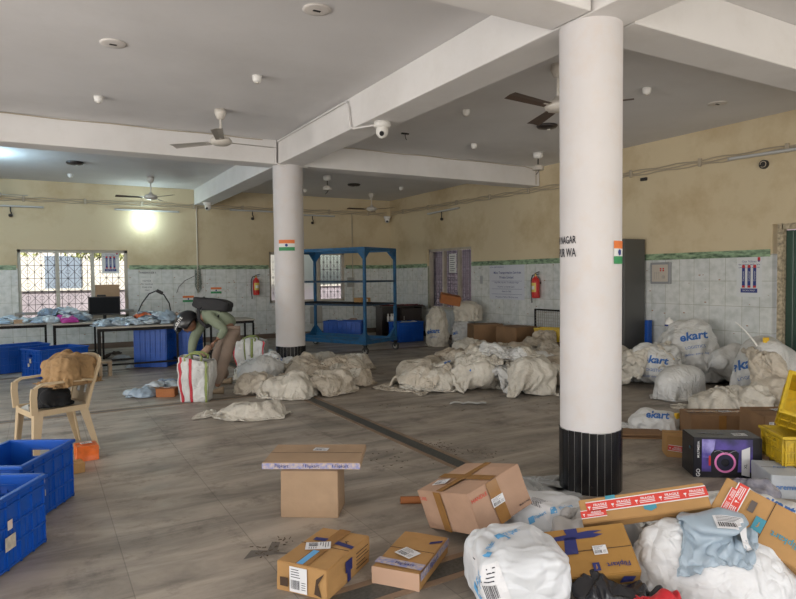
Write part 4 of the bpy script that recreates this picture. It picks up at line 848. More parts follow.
# ------------------------------------------------------------------ plastic chairs
M_CH = mat('beige_chair_plastic', (.52, .40, .25), .38, var=.08, var_scale=4, dirt=(.3, .22, .13), dirt_scale=8, dirt_amt=.3)
def chair(x, y, rz, lb, s=1.0):
    """monobloc armchair, faces local -x"""
    t = thing('plastic_chair', lb, 'chair', (x, y, 0), rz, 'beige plastic chairs'); t.scale = (s, s, s)
    mb = MB(); n = 10; vs = []; H = .42
    for i in range(n+1):
        for j in range(n+1):
            u = -1+2*i/n; v = -1+2*j/n; xx = u*.22; yy = v*(.245-.02*(u+1)); vs.append((xx, yy, H-.018*(1-v*v)*(1-u*u)+(-.02*max(0, -u-.6)/.4)))
    k = len(vs); fs = [(i*(n+1)+j, (i+1)*(n+1)+j, (i+1)*(n+1)+j+1, i*(n+1)+j+1) for i in range(n) for j in range(n)]
    mb.add(vs, fs, M_CH, smooth=True); mb.add([(a, b, c-.006) for a, b, c in vs], fs, M_CH, smooth=True)
    for sy in (-1, 1): mb.bar((-.225, sy*.245, H-.02), (.22, sy*.205, H-.02), .012, .05, M_CH)
    mb.bar((-.222, -.25, H-.035), (-.222, .25, H-.035), .012, .05, M_CH); mb.bar((.22, -.205, H-.02), (.22, .205, H-.02), .012, .05, M_CH); mb.build('seat', t)
    def leg(p, q, w0, w1):
        l = MB(); p = Vector(p); q = Vector(q); d = Vector((q.x-p.x, q.y-p.y, 0)); ex = Vector((1, 0, 0)); ey = Vector((0, 1, 0)); sx_ = 1 if p.x > 0 else -1; sy_ = 1 if p.y > 0 else -1
        def ring(c, w): o = .012; return [c+ex*sx_*o*0, c-ex*sx_*w, c-ex*sx_*w-ey*sy_*o, c-ex*sx_*o-ey*sy_*o, c-ex*sx_*o-ey*sy_*w, c-ey*sy_*w]
        a = ring(p, w0); b = ring(q, w1); l.add(a+b, [(0, 1, 2, 3, 4, 5), (11, 10, 9, 8, 7, 6)]+[(i, (i+1) % 6, 6+(i+1) % 6, 6+i) for i in range(6)], M_CH); l.build('leg', t)
    for sy in (-1, 1): leg((-.225, sy*.25, H), (-.25, sy*.27, 0), .075, .045); leg((.22, sy*.21, H), (.31, sy*.25, 0), .075, .04)
    for sy in (-1, 1):
        a = MB(); P = [(-.225, sy*.25, H-.02), (-.232, sy*.262, .55), (-.225, sy*.27, .625), (-.17, sy*.272, .655), (0, sy*.27, .66), (.18, sy*.255, .655), (.265, sy*.225, .64)]
        for i in range(len(P)-1): a.bar(P[i], P[i+1], .045 if i > 1 else .05, .018 if i > 1 else .03, M_CH, up=(0, 0, 1) if i > 1 else (0, 1, 0))
        a.build('armrest', t)
    b = MB(); n = 8; vs = []
    for i in range(n+1):
        for j in range(7):
            z = H-.03+(.82-H+.03)*i/n; v = -1+2*j/6; wd = .205+.03*i/n-(.0 if i < n else .02); top = .02*(1-v*v)*(i/n)
            vs.append((.215+.09*i/n+.03*(i/n)**2-.02*(v*v)+.02, v*wd, z+top))
    fs = [(i*7+j, i*7+j+1, (i+1)*7+j+1, (i+1)*7+j) for i in range(n) for j in range(6) if not (1 < i < 7 and j % 2 == 0)]
    b.add(vs, fs, M_CH, smooth=True); b.add([(p[0]+.008, p[1], p[2]) for p in vs], fs, M_CH, smooth=True)
    for sy in (0, 6): 
        for i in range(n): b.bar(Vector(vs[i*7+sy])+Vector((.004, 0, 0)), Vector(vs[(i+1)*7+sy])+Vector((.004, 0, 0)), .035, .022, M_CH, up=(1, 0, 0))
    for j in range(6): b.bar(Vector(vs[n*7+j])+Vector((.004, 0, 0)), Vector(vs[n*7+j+1])+Vector((.004, 0, 0)), .022, .04, M_CH)
    b.build('backrest', t)
    return t
CHX, CHY, CHR = .07, 6.42, math.radians(17)
chair(CHX, CHY, CHR, 'beige plastic armchair with a brown jacket heaped on it')
chair(-.98, 11.5, math.radians(170), 'beige plastic chair at the left edge in front of the tables')
t = thing('wooden_stool', 'low wooden stool behind the plastic chair by the table leg', 'stool', (.80, 11.0, 0)); mb = MB(); M_WD = mat('pale_wood', (.26, .19, .12), .7, var=.3, var_scale=12); mb.bbox((0, 0, .23), (.34, .24, .035), M_WD, .005); mb.build('seat', t)
for sx in (-1, 0, 1): mb = MB(); mb.box((sx*.14, 0, .106), (.05, .22, .212), M_WD); mb.build('leg', t)
# ------------------------------------------------------------------ blue rack on castors
M_RK = mat('blue_rack_paint', (.010, .095, .22), .45, dirt=(.03, .03, .035), dirt_scale=9, dirt_amt=.6)
t = thing('rack_trolley', 'tall blue steel rack trolley on castors beside the far column', 'rack', (5.53, 10.95, 0), math.radians(27))
M_RKD = mat('dark_blue_rack_paint', (.012, .03, .06), .5, dirt=(.02, .12, .22), dirt_scale=7, dirt_amt=.5)
RL, RW, RH = 2.2, 1.08, 2.13; s = .05
for x, y in ((0, 0), (RW, 0), (0, RL), (RW, RL)):
    mb = MB(); mb.box((x, y, (RH+.2)/2), (s, s, RH-.2), M_RK); mb.build('post', t)
mb = MB()
for x in (0, RW): mb.box((x, RL/2, RH-.03), (s, RL, .065), M_RK)
for y in (0, RL): mb.box((RW/2, y, RH-.03), (RW, s, .065), M_RK)
for x, y, dx, dy in ((0, 0, 1, 0), (RW, 0, -1, 0), (0, RL, 1, 0), (RW, RL, -1, 0), (0, 0, 0, 1), (0, RL, 0, -1), (RW, 0, 0, 1), (RW, RL, 0, -1)):
    A = Vector((x, y, RH-.06)); B = A+Vector((dx*.2, dy*.2, 0)); C = A-Vector((0, 0, .22)); n_ = Vector((dy, dx, 0))*.004
    mb.add([A+n_, B+n_, C+n_, A-n_, B-n_, C-n_], [(0, 1, 2), (5, 4, 3), (0, 3, 4, 1), (1, 4, 5, 2), (2, 5, 3, 0)], M_RK)
mb.build('top_frame', t)
mb = MB()
for x in (0, RW/2, RW): mb.box((x, RL/2, .24), (s, RL, .07), M_RK)
for y in (0, RL): mb.box((RW/2, y, .24), (RW, s, .07), M_RK)
for x, y, dx, dy in ((0, 0, 1, 0), (RW, 0, -1, 0), (0, RL, 1, 0), (RW, RL, -1, 0), (0, 0, 0, 1), (0, RL, 0, -1), (RW, 0, 0, 1), (RW, RL, 0, -1)):
    A = Vector((x, y, .27)); B = A+Vector((dx*.22, dy*.22, 0)); C = A+Vector((0, 0, .22)); n_ = Vector((dy, dx, 0))*.004
    mb.add([A+n_, B+n_, C+n_, A-n_, B-n_, C-n_], [(0, 1, 2), (5, 4, 3), (0, 3, 4, 1), (1, 4, 5, 2), (2, 5, 3, 0)], M_RK)
mb.build('base_frame', t)
for zz, nm in ((1.45, 'shelf'), (.98, 'shelf')):
    mb = MB()
    for x in (0, RW): mb.box((x, RL/2, zz), (.03, RL, .035), M_RKD)
    for y in (0, RL): mb.box((RW/2, y, zz), (RW, .03, .035), M_RKD)
    for i in range(14): mb.box((RW/2, RL*(i+.5)/14, zz+.012), (RW, .05, .01), M_IRON)
    for i in range(4): mb.box((RW*(i+.5)/4, RL/2, zz), (.02, RL, .012), M_IRON)
    mb.build(nm, t)
for x, y in ((0, 0), (RW, 0), (0, RL), (RW, RL)):
    mb = MB(); mb.box((x, y, .195), (.09, .09, .012), M_DARK); mb.build('castor_plate', t); w_ = MB()
    for q in (-1, 1): w_.box((x+q*.028, y, .13), (.006, .05, .12), M_DARK)
    w_.cyl((x-.02, y, .075), (x+.02, y, .075), .075, mat('rubber_wheel', (.05, .045, .04), .7), 24); w_.cyl((x-.022, y, .075), (x+.022, y, .075), .045, mat('wheel_hub', (.35, .33, .28), .5), 16); w_.build('castor', t)
# ------------------------------------------------------------------ black cabinet, mesh basket, steel cupboard
t = thing('wooden_cabinet', 'dark brown low cabinet with a maroon cloth on top, right of the rack', 'cabinet', (7.92, 13.78, 0), math.radians(-14)); M_CAB = mat('dark_wood', (.022, .014, .012), .4)
mb = MB(); W_, D_, H_ = 1.05, .6, .78
mb.box((-W_/2+.015, 0, H_/2), (.03, D_, H_), M_CAB); mb.box((W_/2-.015, 0, H_/2), (.03, D_, H_), M_CAB); mb.box((0, D_/2-.01, H_/2), (W_, .02, H_), M_CAB); mb.box((0, 0, .03), (W_, D_, .06), M_CAB); mb.box((0, 0, .4), (W_/2, D_-.04, .02), M_CAB); mb.box((-.02, 0, H_/2), (.02, D_-.02, H_), M_CAB); mb.build('body', t)
mb = MB(); mb.box((0, -.02, H_+.015), (W_+.12, D_+.12, .03), M_CAB); mb.build('cabinet_top', t)
mb = MB(); mb.box((.25, -D_/2-.01, H_/2), (.5, .02, H_-.08), M_CAB); h_ = mb.build('door', t); mb = MB(); mb.cyl((.05, -D_/2-.03, .45), (.05, -D_/2-.03, .55), .008, M_GREYB); mb.build('handle', h_)
cl = MB(); n = 16
for k in (0,):
    vs = [(-.5+1.06*i/n, -.34+.66*j/n, .814+.012*math.sin(i*1.1)*math.cos(j*1.3)+.006*math.sin(j*2+i)) for i in range(n+1) for j in range(n+1)]
    fs = [(i*(n+1)+j, (i+1)*(n+1)+j, (i+1)*(n+1)+j+1, i*(n+1)+j+1) for i in range(n) for j in range(n)]; cl.add(vs, fs, mat('maroon_cloth', (.16, .012, .02), .8), smooth=True); cl.add([(a, b, c-.01) for a, b, c in vs], fs, MATS['maroon_cloth'], smooth=True)
o = cl.build('table_cloth'); o.location = (7.92, 13.78, 0); o.rotation_euler = (0, 0, math.radians(-14)); tag(o, 'maroon cloth spread on the low dark cabinet', 'cloth')
for k, dx in enumerate((-.33, -.25, -.2)):
    o = thing('bottle', ['small white bottle in the dark cabinet, leftmost', 'small white bottle in the dark cabinet, middle', 'small white bottle in the dark cabinet, rightmost'][k], 'bottle', Matrix.Rotation(math.radians(-14), 3, 'Z') @ Vector((dx, -.2, 0))+Vector((7.92, 13.78, .411)), group='bottles in the dark cabinet')
    mb = MB(); mb.lathe([(0, 0), (.03, 0), (.03, .12), (.015, .15), (.015, .17)], M_WHITE, 14); mb.build('body', o); mb = MB(); mb.cyl((0, 0, .17), (0, 0, .2), .016, M_WHITE, 12); mb.build('cap', o)
t = thing('steel_cupboard', 'tall dark grey steel cupboard against the right wall beside the near column', 'cupboard', (8.33, 7.12, 0)); M_STL = mat('dark_grey_steel', (.085, .085, .08), .45, var=.08, var_scale=2)
mb = MB(); mb.bbox((0, 0, 1.06), (.5, .58, 2.1), M_STL, .008, seg=1); mb.build('body', t)
for q in (-1, 1): mb = MB(); mb.bbox((-.258, q*.143, 1.06), (.012, .278, 2.0), M_STL, .003, seg=1); d_ = mb.build('door', t); mb = MB(); mb.bar((-.275, q*.03, 1.0), (-.275, q*.03, 1.12), .015, .015, M_GREYB); mb.build('handle', d_)
tag(MB().bbox((8.5, 6.7, .4), (.1, .07, .8), M_CR, .01).build('blue_panel'), 'narrow blue plastic panel standing behind the sacks beside the cupboard', 'panel')
t = thing('wire_mesh_frame', 'dark wire mesh frame standing by the right wall behind the sack heap', 'mesh frame', (8.5, 9.0, 0)); mb = MB()
for y0 in (-.35, .35): mb.box((0, y0, .44), (.03, .03, .88), M_IRON)
for zz in (.2, .865): mb.box((0, 0, zz), (.03, .7, .03), M_IRON)
mb.build('frame', t); mb = MB()
for i in range(12): mb.box((0, -.32+.058*i, .53), (.008, .008, .66), M_GREYB)
for i in range(11): mb.box((0, 0, .24+.058*i), (.008, .7, .008), M_GREYB)
mb.build('mesh_panel', t)
# ------------------------------------------------------------------ cardboard
def card(nm, c, v=.12): return mat(nm, c, .75, var=v, var_scale=4, bump=.12, bump_scale=18, dirt=tuple(q*.7 for q in c), dirt_scale=6, dirt_amt=.35)
C_TAN = card('tan_cardboard', (.40, .27, .165)); C_PINK = card('pinkish_cardboard', (.43, .27, .18)); C_OR = card('ochre_cardboard', (.42, .235, .085)); C_DK = card('brown_cardboard', (.24, .135, .065)); C_OCH = card('mustard_cardboard', (.36, .19, .045)); C_RED = card('orange_brown_cardboard', (.34, .12, .035))
M_TAPE = mat('brown_tape', (.30, .15, .045), .22, var=.15, var_scale=12); M_CTAPE = mat('clear_printed_tape', (.55, .45, .38), .2, col2=(.25, .27, .5), var=.1, var_scale=45); M_LAB = mat('label_paper', (.70, .70, .71), .5)
M_FRG = mat('red_fragile_tape', (.60, .055, .04), .35); M_SEAM = mat('seam_shadow_gap', (.06, .035, .02), .9)
FACES = {'top': lambda d: (frame((0, 0, d[2]), (1, 0, 0), (0, 1, 0)), d[0], d[1]), 'front': lambda d: (frame((0, -d[1]/2, d[2]/2), (1, 0, 0), (0, 0, 1)), d[0], d[2]), 'right': lambda d: (frame((d[0]/2, 0, d[2]/2), (0, 1, 0), (0, 0, 1)), d[1], d[2]), 'left': lambda d: (frame((-d[0]/2, 0, d[2]/2), (0, -1, 0), (0, 0, 1)), d[1], d[2])}
def carton(name, c, e, d, m, label, cat='box', grp=None, deco=(), seam=('top', 0), sag=.004):
    R = Euler(e).to_matrix(); base = Vector(c)-R @ Vector((0, 0, d[2]/2)); t = thing(name, label, cat, base, group=grp, rot=e)
    bm = bmesh.new(); bmesh.ops.create_cube(bm, size=1); bmesh.ops.subdivide_edges(bm, edges=bm.edges[:], cuts=5, use_grid_fill=True)
    r = random.Random(int(abs(c[0]*1000)+abs(c[1]*77)))
    ox = r.uniform(0, 50)
    for q in bm.verts:
        p = q.co; n = noise.noise(Vector((p.x*1.6+ox, p.y*1.6, p.z*1.6)))
        edge = sum(abs(abs(k)-.5) < 1e-4 for k in p); b = (.5 if edge > 1 else 1)*sag*3*n
        q.co = Vector((p.x*d[0], p.y*d[1], (p.z+.5)*d[2]))+p.normalized()*b
    bmesh.ops.bevel(bm, geom=[e_ for e_ in bm.edges if e_.calc_face_angle(0) > .8], offset=min(.004, min(d)*.1), segments=2, affect='EDGES')
    me = bpy.data.meshes.new('body'); bm.to_mesh(me); bm.free(); me.materials.append(m); o = bpy.data.objects.new('body', me); COL.objects.link(o); o.parent = t
    eps = sag*2.2
    if seam:
        F, w_, h_ = FACES[seam[0]](d); mb = MB()
        if seam[1] == 0: mb.box((0, 0, eps*.6), (w_*.98, .0035, .001), M_SEAM, M=F)
        else: mb.box((0, 0, eps*.6), (.0035, h_*.98, .001), M_SEAM, M=F)
        mb.build('flap_seam', t)
    for it in deco:
        k = it[0]; F, w_, h_ = FACES[it[1]](d); lv = eps*.7+.0006*it[-1] if isinstance(it[-1], int) else eps*.8
        if k == 'rect':       # name, face, x0,y0,x1,y1 as fractions of the face, material, rotation degrees, level
            _, _, nm, x0, y0, x1, y1, mm, rz, L_ = it; cx_, cy_ = (x0+x1)/2*w_, (y0+y1)/2*h_
            mb = MB(); mb.box((0, 0, 0), ((x1-x0)*w_, (y1-y0)*h_, .0008), mm, M=F @ Matrix.Translation((cx_, cy_, lv)) @ Matrix.Rotation(math.radians(rz), 4, 'Z')); mb.build(nm, t)
        elif k == 'label':    # face, cx, cy, w, h (m), rot, level
            _, _, cx_, cy_, lw, lh, rz, L_ = it; MM = F @ Matrix.Translation((cx_*w_, cy_*h_, lv)) @ Matrix.Rotation(math.radians(rz), 4, 'Z')
            mb = MB(); mb.box((0, 0, 0), (lw, lh, .0008), M_LAB, M=MM); lo = mb.build('shipping_label', t); mb = MB(); rr = random.Random(int(lw*9999+cx_*77)); x = -.42*lw
            while x < .1*lw:
                bw = rr.choice((.012, .02, .03))*lw; quad(mb, x, -.38*lh, x+bw, -.02*lh, M_INK, MM, .0007); x += bw+rr.choice((.012, .025))*lw
            for i in range(4): quad(mb, -.42*lw, (.08+.1*i)*lh, (-.42+rr.uniform(.35, .8))*lw, (.11+.1*i)*lh, M_INK, MM, .0007)
            for i in range(4): quad(mb, .18*lw, (-.36+.09*i)*lh, .42*lw, (-.335+.09*i)*lh, M_INK, MM, .0007)
            mb.build('barcode', lo)
        elif k == 'text':     # face, string, size m, cx, cy, rot, material, level
            _, _, s_, sz, cx_, cy_, rz, mm, L_ = it; mb = MB(); text_mb(mb, s_, sz, mm, F @ Matrix.Translation((cx_*w_, cy_*h_, lv)) @ Matrix.Rotation(math.radians(rz), 4, 'Z'), bold=.012); mb.build('lettering', t)
        elif k == 'poly':     # face, pts fractions, material
            _, _, nm, pts, mm, L_ = it; mb = MB(); mb.add([(p_[0]*w_, p_[1]*h_, lv) for p_ in pts], [list(range(len(pts)))], mm, F); mb.build(nm, t)
        elif k == 'fragile':  # face, cx, cy, length m, height m, rot, level
            _, _, cx_, cy_, ln, ht, rz, L_ = it; MM = F @ Matrix.Translation((cx_*w_, cy_*h_, lv)) @ Matrix.Rotation(math.radians(rz), 4, 'Z'); mb = MB(); mb.box((0, 0, 0), (ln, ht*1.12, .0006), M_LAB, M=MM); mb.box((0, 0, .0005), (ln, ht*.92, .0006), M_FRG, M=MM); to = mb.build('fragile_tape', t)
            mb = MB(); n_ = max(1, int(round(ln/(ht*2.4)))); cw = ln/n_
            for i in range(n_):
                x = -ln/2+cw*(i+.5); text_mb(mb, 'FRAGILE', ht*.34, M_LAB, MM @ Matrix.Translation((x+cw*.1, ht*.14, .0012)), bold=.02)
                for j in range(2): quad(mb, x-cw*.25, -ht*(.12+.16*j), x+cw*.38, -ht*(.05+.16*j), M_LAB, MM, .0012)
                q = [(x-cw*.38+ht*.13*math.cos(a), ht*.08+ht*.2*math.sin(a), .0012) for a in [PI*(1+i2/6) for i2 in range(7)]]; mb.add(q, [list(range(7))], M_LAB, MM); quad(mb, x-cw*.39, -ht*.3, x-cw*.37, -ht*.1, M_LAB, MM, .0012)
            mb.build('fragile_print', to)
    return t
M_BLT = mat('teal_print', (.05, .25, .33), .6); M_NV = mat('indigo_print', (.02, .025, .13), .6); M_REDP = mat('red_stamp', (.55, .06, .04), .7); M_BLU2 = mat('sky_blue_print', (.12, .38, .68), .5)
# nearest boxes on the floor
carton('cardboard_box', (2.217, 2.983, .225), (.254, -.239, -1.544), (.516, .408, .243+.0), C_PINK, 'large tilted brown box with crossed tape, right of the floor parcels', deco=(
    ('rect', 'top', 'tape_strip', -.5, -.07, .5, .07, M_TAPE, 0, 0), ('rect', 'top', 'tape_strip', -.09, -.5, .03, .5, M_TAPE, 0, 1), ('rect', 'front', 'tape_strip', -.16, -.5, -.02, .5, M_TAPE, -3, 0), ('rect', 'right', 'tape_strip', -.16, -.5, .04, .5, M_TAPE, 2, 0),
    ('label', 'top', -.27, -.22, .1, .07, 20, 3), ('label', 'right', -.06, .02, .09, .05, 0, 2), ('text', 'right', 'HANDLE', .03, -.34, .3, 0, M_REDP, 1), ('text', 'front', 'CARE', .03, -.4, .3, 0, M_REDP, 1), ('text', 'right', 'Made in India', .016, .36, -.36, 0, M_INK, 1)))
carton('cardboard_box', (1.246, 2.961, .0735), (0, 0, -.947), (.29, .443, .147), C_OR, 'ochre box with white labels and indigo print, leftmost of the three nearest boxes', deco=(
    ('rect', 'top', 'tape_strip', -.12, -.5, .12, .5, M_TAPE, 0, 0), ('label', 'top', -.12, -.02, .085, .13, -62, 2), ('label', 'front', -.05, .0, .10, .125, 0, 2), ('rect', 'top', 'printed_tape', -.10, -.5, .02, -.14, M_BLU2, 0, 1), ('poly', 'top', 'print_patch', [(-.35, .1), (-.1, .12), (-.1, .2), (-.35, .18)], M_NV, 1),
    ('poly', 'top', 'print_patch', [(.1, .1), (.5, .05), (.5, .12), (.12, .18)], M_NV, 1), ('poly', 'right', 'print_patch', [(-.12, -.1), (.04, -.1), (.04, .3), (-.12, .3)], M_NV, 1), ('poly', 'right', 'print_patch', [(-.08, -.45), (0, -.45), (0, -.1), (-.08, -.1)], M_NV, 1), ('poly', 'front', 'print_patch', [(-.42, -.3), (-.26, -.3), (-.26, .0), (-.42, .0)], M_SEAM, 1), ('poly', 'front', 'print_patch', [(.26, -.35), (.4, -.42), (.34, .0), (.46, .4), (.3, .15)], M_SEAM, 1),
    ('rect', 'right', 'print_line', .14, 0.25, 0.44, 0.28, M_SEAM, 0, 0), ('rect', 'right', 'print_line', .14, 0.12, 0.40, 0.15, M_SEAM, 0, 0), ('rect', 'right', 'print_line', .14, 0.00, 0.45, 0.03, M_SEAM, 0, 0), ('rect', 'right', 'print_line', .14, -0.14, 0.36, -0.11, M_SEAM, 0, 0), ('rect', 'right', 'print_line', .14, -0.28, 0.42, -0.25, M_SEAM, 0, 0), ('text', 'top', 'S', .05, .28, .18, 10, M_SEAM, 1)))
carton('cardboard_box', (1.678, 2.805, .045), (0, 0, -.905), (.256, .457, .088), C_OR, 'flat ochre parcel with printed clear tape, right of the ochre labelled box', deco=(
    ('label', 'top', -.02, -.1, .11, .09, -25, 2), ('rect', 'top', 'printed_tape', -.5, -.44, .5, -.3, M_CTAPE, -2, 0), ('rect', 'right', 'printed_tape', -.5, .05, .5, .5, M_CTAPE, 0, 0), ('text', 'top', 'Flipkart', .035, .1, -.37, 0, M_NV, 2), ('text', 'right', 'f Flipkart', .04, -.1, .22, 0, M_NV, 2), ('rect', 'front', 'clear_tape', -.5, -.5, .5, .5, mat('clear_tape', (.52, .34, .24), .15), 0, 0), ('poly', 'top', 'print_patch', [(.25, .2), (.48, .3), (.48, .36), (.25, .27)], M_NV, 1)))
carton('cardboard_box', (1.54, 3.84, .152), (0, 0, -.586), (.374, .27, .304), C_TAN, 'plain upright tan box carrying a wide flat box', seam=None, sag=.003)
carton('flat_cardboard_box', (1.605, 3.935, .3285), (0, 0, -.56), (.638, .44, .045), C_TAN, 'wide flat tan box laid like a table top on the upright box', sag=.002, deco=(('label', 'top', .03, .18, .10, .07, -8, 2), ('rect', 'front', 'printed_tape', -.5, -.42, .5, .42, M_CTAPE, 0, 0), ('text', 'front', 'Flipkart', .03, -.3, 0, 0, M_NV, 2), ('text', 'front', 'f Flipkart', .03, .0, 0, 0, M_NV, 2), ('text', 'front', 'f Flipkart', .03, .3, 0, 0, M_NV, 2)))
o = thing('paper_roll', 'short brown paper roll on the floor behind the large tilted box', 'roll', (2.16, 3.60, .025), math.radians(-28)); mb = MB(); mb.cyl((-.08, 0, 0), (.12, 0, 0), .025, C_RED, 16); mb.build('roll', o); mb = MB(); mb.cyl((-.083, 0, 0), (-.078, 0, 0), .012, M_DARK, 12); mb.build('core', o)
carton('cardboard_box', (2.307, 2.153, .163), (.505, -.138, -.592), (.404, .275, .091), C_OCH, 'mustard box with upside-down maker lettering beside the white bag', sag=.003, deco=(
    ('label', 'top', .12, -.02, .065, .05, 0, 2), ('text', 'top', 'Flipkart', .036, .28, -.33, 180, M_NV, 1), ('poly', 'top', 'logo_square', [(-.02, -.42), (.06, -.42), (.06, -.26), (-.02, -.26)], M_NV, 1), ('text', 'top', 'f', .035, .02, -.34, 180, C_OCH, 3),
    ('poly', 'top', 'print_patch', [(-.38, .25), (.1, .25), (.22, .3), (.1, .34), (.22, .38), (.05, .40), (-.08, .38), (-.08, .48), (-.24, .48), (-.22, .36), (-.38, .34)], M_NV, 1), ('poly', 'top', 'print_patch', [(-.3, -.05), (-.14, -.05), (-.12, .3), (-.26, .3)], M_NV, 1), ('text', 'front', 'Flipkart', .03, -.2, .1, 0, M_NV, 1), ('poly', 'front', 'print_patch', [(.25, -.2), (.4, -.2), (.44, .2), (.3, .3)], M_NV, 1)))
carton('long_cardboard_box', (2.689, 2.148, .339), (.749, -.222, -.748), (.629, .136, .070), C_OR, 'long thin brown box wrapped with red fragile tape on top of the heap', seam=None, sag=.002, deco=(('poly', 'top', 'print_patch', [(-.28, .1), (-.2, .1), (-.2, .5), (-.28, .5)], M_BLT, 1), ('poly', 'top', 'print_patch', [(.0, -.25), (.05, -.35), (.1, -.25), (.1, 0), (0, 0)], M_BLT, 1), ('fragile', 'top', .03, .12, .60, .055, 0, 2), ('fragile', 'top', -.40, -.14, .13, .04, 0, 2)))
carton('cardboard_box', (3.067, 1.745, .281), (.895, .380, -1.195), (.467, .239, .200), C_DK if False else C_OR, 'brown box leaning at the right edge with red tape and upside-down lettering', seam=('top', 1), sag=.003, deco=(('fragile', 'top', -.32, .05, .22, .05, 90, 2), ('fragile', 'top', -.38, .05, .14, .03, 90, 3), ('text', 'top', 'Flipkart', .045, .22, -.12, 180, M_BLT, 1), ('poly', 'top', 'logo_square', [(-.1, -.25), (.0, -.25), (.0, .05), (-.1, .05)], M_BLT, 1), ('text', 'top', 'f', .04, -.05, -.1, 180, C_OR, 3), ('poly', 'top', 'print_patch', [(-.2, .05), (-.14, .05), (-.14, .3), (-.2, .3)], mat('dark_print', (.1, .08, .07), .7), 1)))
# printer carton
PRM = mat('dark_glossy_carton', (.018, .018, .024), .25); t = carton('printer_carton', (4.543, 2.912, .153), (0, 0, -.632), (.493, .258, .305), PRM, 'black glossy carton printed with a purple ringed speaker picture', seam=None, sag=.001, deco=(
    ('poly', 'front', 'purple_print', [(-.38, -.35), (.36, -.35), (.36, .46), (-.38, .46)], mat('purple_print', (.10, .07, .32), .3, col2=(.03, .03, .08), var=.3, var_scale=9), 1),
    ('poly', 'front', 'pale_print', [(-.38, .0), (-.22, .0), (-.18, .46), (-.38, .46)], mat('pale_violet_print', (.35, .32, .65), .3, col2=(.08, .06, .3), var=.2, var_scale=14), 2), ('poly', 'front', 'device_print', [(-.24, -.42), (.14, -.42), (.16, .12), (.10, .2), (-.2, .2), (-.25, .1)], PRM, 3), ('poly', 'front', 'red_stripe', [(-.28, -.2), (-.25, -.2), (-.25, .05), (-.28, .05)], M_RED, 4),
    ('poly', 'front', 'spec_panel', [(.2, -.42), (.32, -.46), (.32, .28), (.2, .2)], M_LAB, 3), ('text', 'front', 'MULTIMEDIA', .022, -.43, .2, 90, M_LAB, 2), ('text', 'front', 'GO', .04, -.43, -.38, 90, M_LAB, 2), ('text', 'front', 'XL', .03, .26, -.2, 90, M_INK, 4), ('label', 'top', .25, -.1, .1, .07, 0, 1), ('text', 'top', 'SPEAKER', .05, -.15, 0, 0, mat('grey_print', (.2, .2, .24), .4), 1), ('text', 'left', 'm', .04, .2, .2, 0, M_BLT, 1)))
mb = MB(); F, w_, h_ = FACES['front']((.493, .258, .305)); n = 28
for r0, r1, mm in ((.062, .078, mat('pink_ring_print', (.75, .22, .5), .3)), (.03, .058, mat('ring_dark_print', (.02, .02, .05), .3))):
    vs = [(-.02+r*math.cos(2*PI*i/n), -.035+r*math.sin(2*PI*i/n), .005) for r in (r0, r1) for i in range(n)]; mb.add(vs, [(i, (i+1) % n, n+(i+1) % n, n+i) for i in range(n)], mm, F)
mb.build('ring_print', t); mb = MB(); mb.tube([F @ Vector((-.1+.02*i, .045+.012*math.sin(i), .004)) for i in range(9)], .003, mat('grey_print', ()), 5); mb.build('handle_print', t)
# cartons behind
carton('cardboard_box', (5.53, 3.60, .115), (0, 0, -.60), (.56, .30, .23), C_DK, 'long brown taped box behind the black carton, left of its neighbour', deco=(('rect', 'front', 'tape_strip', -.06, -.5, .06, .5, M_TAPE, 0, 0), ('label', 'top', .15, 0, .1, .07, 10, 1), ('rect', 'top', 'tape_strip', -.5, -.14, .5, .14, M_TAPE, 0, 0)))
carton('cardboard_box', (5.46, 2.98, .18), (0, 0, -.55), (.46, .40, .36), C_DK, 'tall brown box between the black carton and the yellow crates', deco=(('rect', 'front', 'tape_strip', -.5, -.1, .5, .05, M_TAPE, 0, 0), ('label', 'top', .05, .1, .12, .07, 10, 1), ('label', 'front', -.38, .32, .04, .04, 0, 1)))
carton('cardboard_box', (4.72, 3.39, .09), (0, 0, -.75), (.26, .22, .18), C_OR, 'small brown box with red tape left of the black carton', deco=(('fragile', 'front', 0, -.1, .24, .045, -6, 1),))
for k, (dx, dz, r) in enumerate(((0, .008, -.3), (.03, .024, -.42), (.0, .04, -.36))):
    carton('flattened_box', (4.92+dx, 3.98, dz), (0, 0, r-.3), (.42, .22, .014), C_DK, ['flattened brown box, lowest of the small stack on the floor', 'flattened brown box in the middle of the small stack', 'flattened brown box on top of the small stack near the column'][k], 'box', 'flattened boxes', seam=None, sag=.0015)
carton('cardboard_box', (8.02, 10.35, .27), (0, 0, -.35), (.62, .5, .54), C_DK, 'open brown box behind the central sack heap, left one', sag=.006); carton('cardboard_box', (8.15, 9.5, .27), (0, 0, .1), (.6, .55, .54), C_DK, 'brown box behind the central sack heap, right one', sag=.006)
carton('cardboard_box', (8.2, 8.65, .15), (0, 0, .1), (.5, .5, .3), C_DK, 'brown box under the small yellow crate by the right wall')
crate(8.2, 8.65, math.radians(-60), .45, .3, .25, 'small yellow crate behind the central sack heap', 'yellow plastic crates', M_YC, z=.31)
crate(4.86, 2.48, math.radians(-36), .42, .34, .22, 'dirty yellow crate standing right of the black carton', 'yellow plastic crates', M_YC, z=.155, stickers=(('-y', -.08, .12, .07, .05, M_STK), ('-y', .08, .1, .06, .05, M_STK)), rows=2)
carton('cardboard_box', (4.90, 2.46, .075), (0, 0, -.63), (.40, .34, .148), C_DK, 'brown box holding up the dirty yellow crate')
crate(5.02, 2.50, 0, .42, .34, .24, 'yellow crate tipped on its side at the right edge above the other', 'yellow plastic crates', M_YC, z=.47, rot=(math.radians(50), .25, math.radians(-60)), rows=2)
M_WBX = mat('white_printed_carton', (.50, .53, .56), .5, var=.1, var_scale=8)
